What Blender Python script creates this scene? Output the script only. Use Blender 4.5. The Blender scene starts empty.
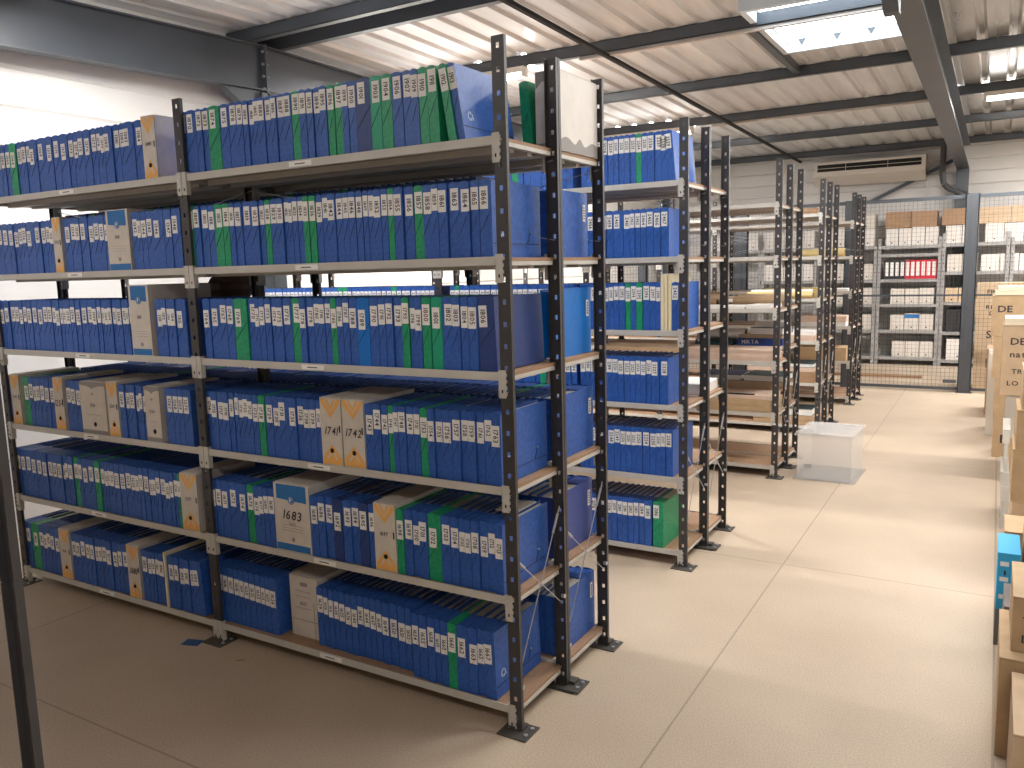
import bpy, math, random
from mathutils import Vector, Matrix
random.seed(7)
PI = math.pi
scn = bpy.context.scene
col = scn.collection

# ------------------------------------------------------------------ tables (metres along each shelf, left to right)
# letter = look of the item, digits = number on it, @ = centre, E = where the run ends
FRONT_NEAR = {
 6: "b1869@-1.643 b1870@-1.590 b1872@-1.527 b1873@-1.501 g1874@-1.440 b1875@-1.371 b1878@-1.317 b1879@-1.274 b1880@-1.242 b1881@-1.211 b1882@-1.180 b1883@-1.151 b1885@-1.106 b1886@-1.083 b1887@-1.044 b1888@-1.005 g1890@-0.956 b1891@-0.916 b1893@-0.880 b1894@-0.846 b1895@-0.806 g1896@-0.774 g1897@-0.733 b1898@-0.694 b1900@-0.669 n1901@-0.615 t1903@-0.543 g1904@-0.494 b1906@-0.440 b1907@-0.394 b1909@-0.360 g1910@-0.325 g1911@-0.277 g1912@-0.235 b1913@-0.204 E-0.142",
 5: "g1808@-1.632 b1809@-1.599 b1810@-1.547 b1811@-1.506 g1813@-1.446 g1814@-1.402 b1816@-1.366 b1817@-1.335 b1819@-1.281 b1825@-1.221 b1827@-1.190 g1828@-1.160 b1829@-1.121 b1830@-1.078 b1831@-1.044 b1832@-1.022 b1833@-0.997 b1834@-0.963 g1835@-0.935 g1836@-0.901 b1839@-0.866 b1841@-0.833 b1842@-0.797 b1844@-0.751 b1845@-0.725 b1846@-0.689 b1848@-0.651 b1849@-0.623 b1850@-0.597 b1852@-0.565 b1853@-0.523 g1854@-0.500 b1855@-0.465 b1856@-0.416 g1857@-0.372 b1858@-0.329 b1859@-0.291 b1861@-0.265 b1863@-0.212 b1864@-0.161 b1865@-0.126 b1866@-0.087 E-0.054",
 4: "b1764@-1.583 b1765@-1.531 b1767@-1.466 b1768@-1.422 g1769@-1.371 b1770@-1.279 b1771@-1.255 b1772@-1.227 b1773@-1.186 b1774@-1.158 b1775@-1.121 b1776@-1.079 g1777@-1.021 b1778@-0.988 b1779@-0.948 b1780@-0.912 b1781@-0.878 b1784@-0.848 g1785@-0.814 b1786@-0.783 b1787@-0.750 b1788@-0.716 s1789@-0.667 b1790@-0.605 b1791@-0.563 b1792@-0.532 b1793@-0.492 g1795@-0.449 b1798@-0.423 b1799@-0.395 g1800@-0.357 t1801@-0.314 b1802@-0.257 b1803@-0.219 b1804@-0.182 b1805@-0.152 n1806@-0.099 E-0.048",
 3: "b1714@-1.614 b1715@-1.576 b1717@-1.531 b1718@-1.496 b1719@-1.461 b1720@-1.434 b1721@-1.406 b1722@-1.371 b1723@-1.341 b1725@-1.306 g1728@-1.270 b1729@-1.223 b1730@-1.180 b1731@-1.145 b1735@-1.081 b1736@-1.039 b1738@-0.999 b1739@-0.964 b1740@-0.924 o1741@-0.860 o1742@-0.740 b1743@-0.657 b1744@-0.616 b1745@-0.580 g1746@-0.547 b1747@-0.525 b1748@-0.495 b1749@-0.451 b1751@-0.422 g1753@-0.389 b1754@-0.350 b1755@-0.324 b1756@-0.279 b1757@-0.234 b1758@-0.203 b1759@-0.167 b1761@-0.132 b1762@-0.100 b1763@-0.064 E-0.041",
 2: "b1668@-1.631 b1669@-1.597 b1671@-1.554 b1672@-1.497 b1674@-1.431 g1675@-1.382 b1676@-1.342 b1677@-1.310 b1680@-1.283 b1681@-1.247 p1683@-1.119 b1685@-0.990 b1686@-0.948 b1687@-0.910 n1692@-0.858 b1693@-0.801 b1694@-0.765 n1695@-0.717 b1696@-0.661 o1697@-0.602 g1698@-0.532 b1699@-0.484 b1700@-0.451 b1701@-0.415 g1702@-0.367 b1703@-0.303 b1704@-0.262 b1705@-0.227 b1706@-0.204 b1708@-0.169 b1709@-0.132 b1712@-0.098 b1713@-0.064 E-0.045",
 1: "b1614@-1.656 b1615@-1.630 b1616@-1.591 b1617@-1.557 b1618@-1.513 b1619@-1.480 b1620@-1.451 b1621@-1.411 b1623@-1.372 b1624@-1.339 b1625@-1.314 b1626@-1.279 E-1.250 w1627@-1.096 b1629@-0.985 b1630@-0.954 b1631@-0.926 b1634@-0.896 b1635@-0.864 b1636@-0.826 b1640@-0.796 b1643@-0.758 b1644@-0.724 b1647@-0.692 b1648@-0.660 b1649@-0.627 b1650@-0.583 b1651@-0.541 b1652@-0.506 b1654@-0.476 b1655@-0.435 b1658@-0.391 b1659@-0.363 b1660@-0.335 g1661@-0.294 b1662@-0.248 b1663@-0.191 b1665@-0.162 b1667@-0.122 E-0.090",
}
FRONT_FAR = {
 6: "b@-3.172 b@-3.130 b@-3.086 b@-3.048 g@-3.000 b@-2.937 b@-2.891 b@-2.855 b@-2.816 b@-2.740 b@-2.660 b@-2.603 b@-2.544 b@-2.478 b@-2.443 b@-2.397 b@-2.341 b@-2.283 b@-2.250 b@-2.222 b@-2.188 b@-2.115 b@-2.072 b@-2.036 b@-1.946 o@-1.870 E-1.792",
 5: "b@-3.246 b@-3.200 b@-3.156 b@-3.089 b@-3.050 b@-3.011 b@-2.964 b@-2.920 b@-2.836 b@-2.795 b@-2.752 b@-2.715 o@-2.663 b@-2.584 b@-2.529 b@-2.493 b@-2.449 b@-2.378 b@-2.342 b@-2.287 b@-2.249 p@-2.160 b@-2.031 b@-2.007 b@-1.974 b@-1.928 b@-1.873 b@-1.788 b@-1.747 E-1.706",
 4: "b@-3.269 b@-3.218 b@-3.165 b@-3.107 b@-3.075 b@-3.044 b@-3.006 b@-2.954 b@-2.905 b@-2.848 b@-2.801 b@-2.769 b@-2.732 b@-2.701 b@-2.675 b@-2.644 b@-2.596 b@-2.562 b@-2.511 b@-2.452 b@-2.419 b@-2.375 b@-2.351 b@-2.328 b@-2.286 b@-2.261 b@-2.224 b@-2.172 b@-2.149 b@-2.126 p@-2.048 b@-1.911 b@-1.872 b@-1.842 b@-1.817 b@-1.770 E-1.723",
 3: "b@-3.306 o@-3.216 g@-3.114 b@-3.062 b@-3.029 b@-2.996 b@-2.955 b@-2.906 b@-2.872 o@-2.799 b@-2.707 b@-2.681 b@-2.627 v@-2.495 o@-2.330 b@-2.244 b@-2.220 b@-2.172 b@-2.129 b@-2.109 b@-2.078 v@-2.015 b@-1.887 b@-1.841 b@-1.812 b@-1.769 E-1.733",
 2: "b@-3.302 b@-3.272 b@-3.234 b@-3.186 b@-3.118 b@-3.078 b@-3.009 b@-2.964 b@-2.919 b@-2.859 b@-2.826 b@-2.803 b@-2.772 g@-2.713 b@-2.681 b@-2.650 b@-2.582 g@-2.521 b@-2.486 b@-2.457 b@-2.436 b@-2.410 b@-2.364 b@-2.324 b@-2.274 b@-2.222 b@-2.194 b@-2.166 b@-2.126 b@-2.088 b@-2.064 b@-2.034 b@-1.996 b@-1.956 b@-1.930 b@-1.898 g@-1.867 o@-1.799 E-1.734",
 1: "b@-3.307 b@-3.257 g@-3.198 b@-3.119 b@-3.100 b@-3.049 b@-3.023 b@-2.981 o@-2.891 b@-2.799 b@-2.779 b@-2.721 b@-2.676 b@-2.645 b@-2.604 b@-2.579 b@-2.538 b@-2.499 b@-2.445 b@-2.408 b@-2.374 o@-2.286 b@-2.186 b@-2.150 b@-2.126 b@-2.098 b@-2.072 f@-2.026 b@-1.986 b@-1.944 b@-1.918 b@-1.869 b@-1.836 b@-1.794 E-1.750",
}
SECOND = {
 6: "b@-0.598 b@-0.555 b@-0.514 b@-0.471 b@-0.431 b@-0.398 b@-0.368 b@-0.332 b@-0.298 g@-0.262 b@-0.231 b@-0.194 b@-0.148 b@-0.110 b@-0.076 E-0.048",
 5: "b@-0.605 b@-0.561 b@-0.520 b@-0.482 b@-0.445 b@-0.399 b@-0.335 b@-0.305 b@-0.272 b@-0.239 b@-0.201 b@-0.157 b@-0.116 E-0.088",
 4: "b@-0.616 b@-0.577 b@-0.551 b@-0.506 b@-0.468 b@-0.437 b@-0.406 b@-0.369 g@-0.332 b@-0.301 g@-0.265 b@-0.223 b@-0.178 b@-0.152 f@-0.126 f@-0.105 f@-0.082 b@-0.053 E-0.030",
 3: "b@-0.622 b@-0.593 b@-0.554 b@-0.505 b@-0.454 b@-0.416 b@-0.381 b@-0.343 b@-0.304 b@-0.274 b@-0.243 b@-0.209 b@-0.174 b@-0.117 E-0.091",
 2: "b@-0.629 b@-0.563 b@-0.504 b@-0.446 b@-0.408 b@-0.370 b@-0.336 b@-0.304 b@-0.272 b@-0.227 b@-0.184 b@-0.151 b@-0.124 b@-0.094 E-0.064",
 1: "b@-0.629 b@-0.566 b@-0.516 b@-0.464 b@-0.431 b@-0.395 b@-0.363 b@-0.324 b@-0.291 b@-0.256 b@-0.218 g@-0.167 E-0.118",
}
CAMP = (815.809, -0.536756, -0.139601, -0.027161)
CAML = (1.47989, -2.45092, 1.72253)
ZS = {1: .0894, 2: .5201, 3: .9361, 4: 1.3569, 5: 1.7652, 6: 2.1741}
SHELF = {1: 'bottom', 2: 'second', 3: 'third', 4: 'fourth', 5: 'fifth', 6: 'top'}
BAY = 1.65

# ------------------------------------------------------------------ materials
def nodes(name):
    m = bpy.data.materials.new(name); m.use_nodes = True
    nt = m.node_tree; b = nt.nodes['Principled BSDF']
    return m, nt, b
def plain(name, c, rough=.6, metal=0., noise=0., scale=40., bump=0., spec=.5, c2=None, stretch=None):
    m, nt, b = nodes(name)
    b.inputs['Roughness'].default_value = rough; b.inputs['Metallic'].default_value = metal
    b.inputs['Specular IOR Level'].default_value = spec
    b.inputs['Base Color'].default_value = (*c, 1)
    if noise or bump:
        tc = nt.nodes.new('ShaderNodeTexCoord'); n = nt.nodes.new('ShaderNodeTexNoise')
        n.inputs['Scale'].default_value = scale; n.inputs['Detail'].default_value = 4
        if stretch:
            mp = nt.nodes.new('ShaderNodeMapping'); mp.inputs['Scale'].default_value = stretch
            nt.links.new(tc.outputs['Object'], mp.inputs['Vector']); nt.links.new(mp.outputs['Vector'], n.inputs['Vector'])
        else: nt.links.new(tc.outputs['Object'], n.inputs['Vector'])
        if noise:
            r = nt.nodes.new('ShaderNodeValToRGB')
            d = c2 or tuple(min(1, v*(1+noise)+.01*noise) for v in c)
            r.color_ramp.elements[0].position = .35; r.color_ramp.elements[1].position = .68
            r.color_ramp.elements[0].color = (*[v*(1-noise) for v in c], 1) if not c2 else (*c, 1)
            r.color_ramp.elements[1].color = (*d, 1)
            nt.links.new(n.outputs['Fac'], r.inputs['Fac']); nt.links.new(r.outputs['Color'], b.inputs['Base Color'])
        if bump:
            bp = nt.nodes.new('ShaderNodeBump'); bp.inputs['Strength'].default_value = bump; bp.inputs['Distance'].default_value = .003
            nt.links.new(n.outputs['Fac'], bp.inputs['Height']); nt.links.new(bp.outputs['Normal'], b.inputs['Normal'])
    return m
def card(name, c, n=.18):
    return plain(name, c, .42, noise=n, scale=55, spec=.45)
M = {}
M['b'] = card('blue_card', (.028, .112, .44))
M['n'] = card('navy_card', (.022, .055, .22), .1)
M['s'] = card('bright_blue_card', (.0, .17, .62), .05)
M['v'] = card('violet_blue_card', (.05, .085, .32), .05)
M['g'] = card('green_card', (.012, .32, .15))
M['t'] = card('teal_green_card', (.01, .36, .21), .08)
M['paper'] = plain('paper', (.62, .60, .56), .8, noise=.12, scale=90)
M['label'] = plain('label_paper', (.87, .86, .85), .6)
M['ink'] = plain('ink', (.035, .03, .035), .6)
M['redink'] = plain('brown_ink', (.16, .06, .05), .6)
M['band'] = plain('elastic', (.008, .012, .05), .6)
M['mark'] = plain('pale_print', (.55, .68, .85), .6)
M['cream'] = plain('cream_carton', (.66, .61, .55), .65, noise=.05, scale=20)
M['orange'] = plain('orange_print', (.86, .46, .13), .6)
M['archblue'] = plain('archive_blue', (.02, .17, .47), .55)
M['greyprint'] = plain('grey_print', (.30, .28, .27), .6)
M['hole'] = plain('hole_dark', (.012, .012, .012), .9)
M['folder'] = plain('cream_folder', (.82, .72, .48), .7)
M['post'] = plain('charcoal_paint', (.050, .047, .050), .42, noise=.1, scale=12, spec=.5)
M['foot'] = plain('foot_steel', (.085, .078, .07), .5, .3)
M['beam'] = plain('beige_enamel', (.56, .54, .50), .45, noise=.04, scale=8)
M['board'] = plain('particle_board', (.30, .175, .10), .7, noise=.2, scale=60, c2=(.40, .25, .155), stretch=(1, 4, 4))
M['wire'] = plain('zinc_wire', (.55, .56, .58), .35, .7)
M['struct'] = plain('dark_steel', (.070, .080, .094), .38, .1, noise=.1, scale=2)
M['matt'] = plain('matt_steel', (.035, .035, .038), .85, spec=.2)
M['rail'] = plain('beige_rail', (.50, .46, .42), .5)
M['galv'] = plain('grey_shelving', (.36, .35, .345), .45, .2, noise=.08, scale=20)
M['white'] = plain('white_carton', (.74, .70, .66), .6, noise=.04, scale=14)
M['kraft'] = plain('kraft_carton', (.50, .35, .205), .75, noise=.07, scale=14)
M['kraft2'] = plain('kraft_carton_pale', (.60, .44, .29), .75, noise=.06, scale=11)
M['kraft3'] = plain('kraft_carton_brown', (.36, .22, .125), .75, noise=.1, scale=11)
M['pinkcard'] = plain('pinkish_board', (.66, .50, .40), .7, noise=.08, scale=9)
M['inner'] = plain('carton_inside', (.78, .69, .53), .8)
M['darkgreen'] = plain('dark_green_folder', (.012, .045, .055), .5)
M['darkblue'] = plain('dark_blue_folder', (.012, .03, .10), .5)
M['bluebox'] = plain('printed_blue', (.015, .06, .27), .5)
M['wpaper'] = plain('white_paper', (.80, .79, .77), .7)
M['yellowp'] = plain('yellowed_paper', (.66, .52, .24), .7)
M['red'] = plain('red_binder', (.62, .015, .04), .5)
M['black'] = plain('black_binder', (.02, .02, .024), .5)
M['cyan'] = plain('cyan_print', (.03, .38, .70), .5)
M['brown'] = plain('dark_brown_leather', (.15, .085, .065), .6)
M['greycase'] = plain('grey_case', (.17, .155, .145), .6)
M['ac'] = plain('ac_plastic', (.66, .61, .55), .45)
M['skyframe'] = plain('skylight_frame', (.62, .70, .76), .4)
M['pipe'] = plain('grey_pipe', (.075, .075, .08), .45)
M['tape'] = plain('blue_tape', (.03, .10, .26), .6)
M['yscrap'] = plain('yellow_scrap', (.35, .20, .04), .7)
def glassy(name, c, alpha, rough=.25):
    m, nt, b = nodes(name)
    out = nt.nodes['Material Output']; tr = nt.nodes.new('ShaderNodeBsdfTransparent'); mx = nt.nodes.new('ShaderNodeMixShader')
    b.inputs['Base Color'].default_value = (*c, 1); b.inputs['Roughness'].default_value = rough
    mx.inputs['Fac'].default_value = alpha
    nt.links.new(tr.outputs[0], mx.inputs[1]); nt.links.new(b.outputs[0], mx.inputs[2]); nt.links.new(mx.outputs[0], out.inputs['Surface'])
    return m
M['clear'] = glassy('clear_plastic', (.93, .92, .91), .27)
M['film'] = glassy('plastic_film', (.80, .80, .77), .55, .2)
M['pane'] = glassy('skylight_pane', (.9, .95, 1.), .12, .1)
def emis(name, c, s):
    m = bpy.data.materials.new(name); m.use_nodes = True; nt = m.node_tree; nt.nodes.clear()
    e = nt.nodes.new('ShaderNodeEmission'); o = nt.nodes.new('ShaderNodeOutputMaterial')
    e.inputs['Color'].default_value = (*c, 1); e.inputs['Strength'].default_value = s
    nt.links.new(e.outputs[0], o.inputs['Surface']); return m
M['tube'] = emis('lamp_tube', (1, .98, .95), 14)
# floor: trowelled concrete with speckle and saw-cut joints
def floor_mat():
    m, nt, b = nodes('concrete_floor'); N = nt.nodes; L = nt.links
    tc = N.new('ShaderNodeTexCoord'); sep = N.new('ShaderNodeSeparateXYZ'); L.new(tc.outputs['Object'], sep.inputs[0])
    n1 = N.new('ShaderNodeTexNoise'); n1.inputs['Scale'].default_value = 1.3; n1.inputs['Detail'].default_value = 6
    n2 = N.new('ShaderNodeTexNoise'); n2.inputs['Scale'].default_value = 150; n2.inputs['Detail'].default_value = 3
    for n in (n1, n2): L.new(tc.outputs['Object'], n.inputs['Vector'])
    r1 = N.new('ShaderNodeValToRGB'); r1.color_ramp.elements[0].color = (.465, .372, .28, 1); r1.color_ramp.elements[1].color = (.565, .462, .355, 1)
    r1.color_ramp.elements[0].position = .3; r1.color_ramp.elements[1].position = .7
    L.new(n1.outputs['Fac'], r1.inputs['Fac'])
    r2 = N.new('ShaderNodeValToRGB'); r2.color_ramp.elements[0].color = (.86, .84, .82, 1); r2.color_ramp.elements[1].color = (1.07, 1.07, 1.07, 1)
    r2.color_ramp.elements[0].position = .36; r2.color_ramp.elements[1].position = .62
    L.new(n2.outputs['Fac'], r2.inputs['Fac'])
    mul = N.new('ShaderNodeMixRGB'); mul.blend_type = 'MULTIPLY'; mul.inputs[0].default_value = 1
    L.new(r1.outputs[0], mul.inputs[1]); L.new(r2.outputs[0], mul.inputs[2])
    def line(axis, at, w):
        s = N.new('ShaderNodeMath'); s.operation = 'SUBTRACT'; L.new(sep.outputs[axis], s.inputs[0]); s.inputs[1].default_value = at
        a = N.new('ShaderNodeMath'); a.operation = 'ABSOLUTE'; L.new(s.outputs[0], a.inputs[0])
        c = N.new('ShaderNodeMath'); c.operation = 'LESS_THAN'; L.new(a.outputs[0], c.inputs[0]); c.inputs[1].default_value = w
        return c
    ls = [line('X', .495, .004), line('X', 1.545, .005), line('X', -2.6, .005), line('Y', -.735, .004), line('Y', 2.2, .004), line('Y', 5.1, .004), line('Y', 8.0, .004)]
    acc = ls[0]
    for l in ls[1:]:
        mx = N.new('ShaderNodeMath'); mx.operation = 'MAXIMUM'; L.new(acc.outputs[0], mx.inputs[0]); L.new(l.outputs[0], mx.inputs[1]); acc = mx
    f = N.new('ShaderNodeMath'); f.operation = 'MULTIPLY'; f.inputs[1].default_value = .42; L.new(acc.outputs[0], f.inputs[0])
    dk = N.new('ShaderNodeMixRGB'); dk.inputs[2].default_value = (.10, .08, .06, 1)
    L.new(f.outputs[0], dk.inputs[0]); L.new(mul.outputs[0], dk.inputs[1]); L.new(dk.outputs[0], b.inputs['Base Color'])
    b.inputs['Roughness'].default_value = .48; b.inputs['Specular IOR Level'].default_value = .35
    return m
M['floor'] = floor_mat()
M['sheet'] = plain('roof_sheet', (.68, .695, .71), .34, .1, noise=.12, scale=1.5, stretch=(6, .5, 1))
M['sheet2'] = plain('roof_sheet_bare', (.55, .53, .50), .25, .6, noise=.15, scale=1.5, stretch=(6, .5, 1))
M['siding'] = plain('wall_siding', (.82, .80, .77), .5, noise=.05, scale=1.2)
M['sidingwarm'] = plain('wall_siding_warm', (.72, .70, .68), .5, noise=.06, scale=1.2)

# ------------------------------------------------------------------ mesh building
class MB:
    def __init__(s): s.v = []; s.f = []; s.m = []; s.mats = []
    def mi(s, k):
        if k not in s.mats: s.mats.append(k)
        return s.mats.index(k)
    def face(s, pts, k):
        b = len(s.v); s.v += [tuple(p) for p in pts]; s.f.append(tuple(range(b, b+len(pts)))); s.m.append(s.mi(k))
    def box(s, x0, x1, y0, y1, z0, z1, k, T=None):
        b = len(s.v)
        P = [(x, y, z) for x in (x0, x1) for y in (y0, y1) for z in (z0, z1)]
        if T: P = [tuple(T @ Vector(p)) for p in P]
        s.v += P
        for q in ((0, 1, 3, 2), (4, 6, 7, 5), (0, 4, 5, 1), (2, 3, 7, 6), (0, 2, 6, 4), (1, 5, 7, 3)):
            s.f.append(tuple(b+i for i in q)); s.m.append(s.mi(k))
        return s
    def extrude(s, poly, d, k):
        # poly: list of 3-D points (planar), d: offset vector; closed prism
        b = len(s.v); n = len(poly); d = Vector(d)
        s.v += [tuple(p) for p in poly] + [tuple(Vector(p)+d) for p in poly]
        s.f.append(tuple(range(b, b+n))); s.m.append(s.mi(k))
        s.f.append(tuple(b+n+i for i in reversed(range(n)))); s.m.append(s.mi(k))
        for i in range(n):
            j = (i+1) % n; s.f.append((b+j, b+i, b+n+i, b+n+j)); s.m.append(s.mi(k))
        return s
    def tube(s, a, c, r, k, n=6, r2=None, cap=True):
        a = Vector(a); c = Vector(c); d = (c-a).normalized(); r2 = r if r2 is None else r2
        u = d.orthogonal().normalized(); w = d.cross(u); b = len(s.v)
        for p, rr in ((a, r), (c, r2)):
            for i in range(n):
                t = 2*PI*i/n; s.v.append(tuple(p + u*math.cos(t)*rr + w*math.sin(t)*rr))
        for i in range(n):
            j = (i+1) % n; s.f.append((b+i, b+j, b+n+j, b+n+i)); s.m.append(s.mi(k))
        if cap:
            s.f.append(tuple(b+i for i in reversed(range(n)))); s.m.append(s.mi(k))
            s.f.append(tuple(b+n+i for i in range(n))); s.m.append(s.mi(k))
        return s
    def add(s, other, T=None):
        b = len(s.v)
        s.v += [tuple(T @ Vector(p)) for p in other.v] if T else other.v
        s.f += [tuple(b+i for i in f) for f in other.f]
        mp = [s.mi(k) for k in other.mats]
        s.m += [mp[i] for i in other.m]
        return s
    def mesh(s, name):
        me = bpy.data.meshes.new(name); me.from_pydata(s.v, [], s.f)
        for k in s.mats: me.materials.append(M[k])
        me.polygons.foreach_set('material_index', s.m); me.update()
        return me
def put(name, me, parent=None, loc=(0, 0, 0), rot=(0, 0, 0)):
    if isinstance(me, MB): me = me.mesh(name)
    o = bpy.data.objects.new(name, me); col.objects.link(o)
    o.location = loc; o.rotation_euler = rot
    if parent: o.parent = parent
    return o
def tag(o, label, cat, group=None, kind=None):
    if label: o['label'] = label
    if cat: o['category'] = cat
    if group: o['group'] = group
    if kind: o['kind'] = kind
    return o
def empty(name, loc=(0, 0, 0), rot=(0, 0, 0)):
    o = bpy.data.objects.new(name, None); col.objects.link(o); o.location = loc; o.rotation_euler = rot
    o.empty_display_size = .05
    return o
def struct(name, me): o = put(name, me); o['kind'] = 'structure'; return o
def shared(cache, key, fn):
    if key not in cache: cache[key] = fn()
    return cache[key]

# ------------------------------------------------------------------ lettering
GL = {}
def glyph(ch):
    if ch in GL: return GL[ch]
    cu = bpy.data.curves.new('g', 'FONT'); cu.body = ch; cu.size = 1; cu.resolution_u = 2; cu.offset = .016
    o = bpy.data.objects.new('g', cu); col.objects.link(o)
    me = bpy.data.meshes.new_from_object(o.evaluated_get(bpy.context.evaluated_depsgraph_get()))
    v = [tuple(p.co) for p in me.vertices]; f = [tuple(p.vertices) for p in me.polygons]
    bpy.data.objects.remove(o); bpy.data.curves.remove(cu); bpy.data.meshes.remove(me)
    xs = [p[0] for p in v] or [0]
    GL[ch] = (v, f, min(xs), max(xs)); return GL[ch]
def text(mb, s, o, right, up, h, k, bold=1.0, gap=.14, center=True):
    # flat lettering: o = centre (or left) of the baseline, cap height h
    right = Vector(right); up = Vector(up); o = Vector(o); sc = h/.70
    w = 0; pos = []
    for ch in s:
        if ch == ' ': w += .3*sc*bold; pos.append(None); continue
        g = glyph(ch); pos.append(w); w += (g[3]-g[2])*sc*bold + gap*h
    w -= gap*h
    st = -w/2 if center else 0
    for ch, p in zip(s, pos):
        if p is None: continue
        v, f, a, b = glyph(ch); base = len(mb.v)
        mb.v += [tuple(o + right*(st+p+(q[0]-a)*sc*bold) + up*(q[1]*sc)) for q in v]
        mb.f += [tuple(base+i for i in q) for q in f]; mb.m += [mb.mi(k)]*len(f)

# ------------------------------------------------------------------ file boxes (card folders with a spine sticker and elastic)
BH, BD = .272, .352
def case_mb(w, c, h=BH, full=True):
    b = MB(); g = .0012
    x0, x1 = -w/2+g, w/2-g
    # arched spine board
    n = 5; poly = [(x0, 0, 0), (x1, 0, 0)] + [(x1+(x0-x1)*i/n, 0, h-.006+.006*math.sin(PI*i/n)) for i in range(n+1)]
    b.extrude(poly, (0, .003, 0), c)
    b.box(x0, x0+.0022, .003, BD, 0, h-.004, c); b.box(x1-.0022, x1, .003, BD, 0, h-.004, c)
    b.box(x0+.0022, x1-.0022, .003, BD, 0, .003, c)
    b.box(x0+.0022, x1-.0022, .003, BD*.34, h-.012, h-.006, c)      # closing flap
    b.box(x0+.0022, x1-.0022, BD-.004, BD, .003, h-.012, c)
    if full: b.box(x0+.0032, x1-.0032, .02, BD-.012, .003, h-.0125, 'paper')
    else: b.box(x0+.0032, x1-.0032, BD*.42, BD-.012, h-.06, h-.024, 'paper')
    return b
def label_mb(w, num, top, h=BH, ink='ink'):
    b = MB(); lw = min(.034, w*.86); lh = .078; y = -.0012
    zc = h-top-lh/2
    b.box(-lw/2, lw/2, y, .0004, zc-lh/2, zc+lh/2, 'label')
    text(b, num, (-lw*.26, y-.0006, zc), (0, 0, -1), (1, 0, 0), min(.0205, lw*.60), ink, bold=.92, gap=.12)
    return b
def band_mb(w, h=BH):
    b = MB(); a = (-w/2+.002, -.001, h*.33); c = (w/2-.002, -.001, h*.62); t = .0011
    b.extrude([(a[0], -.0014, a[2]-t), (c[0], -.0014, c[2]-t), (c[0], -.0014, c[2]+t), (a[0], -.0014, a[2]+t)], (0, .0016, 0), 'band')
    return b
CC, BC = {}, {}
cname = {'b': 'blue', 'n': 'navy blue', 's': 'bright blue', 'g': 'green', 't': 'teal green', 'v': 'violet blue'}
HALF = {'o': .058, 'p': .106, 'w': .088, 'v': .108, 'f': .008}
def parse(s, halves={}):
    items = []; end = None
    for t in s.split():
        if t[0] == 'E':
            if items: items[-1]['end'] = float(t[1:])
            continue
        k, x = t.split('@'); x = float(x)
        items.append(dict(k=k[0], n=k[1:], x=x))
    sp = 'opwvf'
    for i, it in enumerate(items):
        if it['k'] in sp: hw = halves.get(i, halves.get(it['k'], HALF[it['k']])); it['a'] = it['x']-hw; it['b'] = it['x']+hw
    for i, it in enumerate(items):
        if it['k'] in sp: continue
        nx = items[i+1] if i+1 < len(items) else None; pv = items[i-1] if i else None
        gap_n = nx['x']-it['x'] if nx else .04
        if 'end' in it: it['b'] = it['end']
        elif nx is None: it['b'] = it['x']+.02
        elif nx['k'] in sp: it['b'] = max(nx['a'], it['x']+.008)
        else: it['b'] = (it['x']+nx['x'])/2 if gap_n < .062 else it['x'] + gap_n*.62
        if pv is None: it['a'] = it['x']-.02
        elif 'b' in pv: it['a'] = max(pv['b'], it['x']-.035)
        if it['b']-it['a'] < .014: it['b'] = it['a']+.014
        it['b'] -= 0
    # make strictly ordered
    for i in range(1, len(items)):
        if items[i]['a'] < items[i-1]['b']:
            m = (items[i]['a']+items[i-1]['b'])/2; items[i]['a'] = m; items[i-1]['b'] = m
    return items

def place_file(it, shelf, y, top, lean=0, yoff=0, ink='ink'):
    w = round(it['b']-it['a'], 3); c = it['k']; xc = (it['a']+it['b'])/2
    r = empty('file_box', (xc, y+yoff, ZS[shelf]+.0005))
    if lean:
        r.rotation_euler = (0, -lean, 0); r.location.z += abs(math.sin(lean))*w/2*.98
        r.location.x += 0
    put('case', shared(CC, (w, c), lambda: case_mb(w, c).mesh('case')), r)
    lb = put('spine_label', label_mb(w, it['n'] or '0', top, ink=ink).mesh('spine_label'), r)
    lb.location.x = max(-w/2+.017, min(w/2-.017, it['x']-xc)) if w > .036 else 0
    put('elastic_band', shared(BC, w, lambda: band_mb(w).mesh('elastic_band')), r)
    return r

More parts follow.
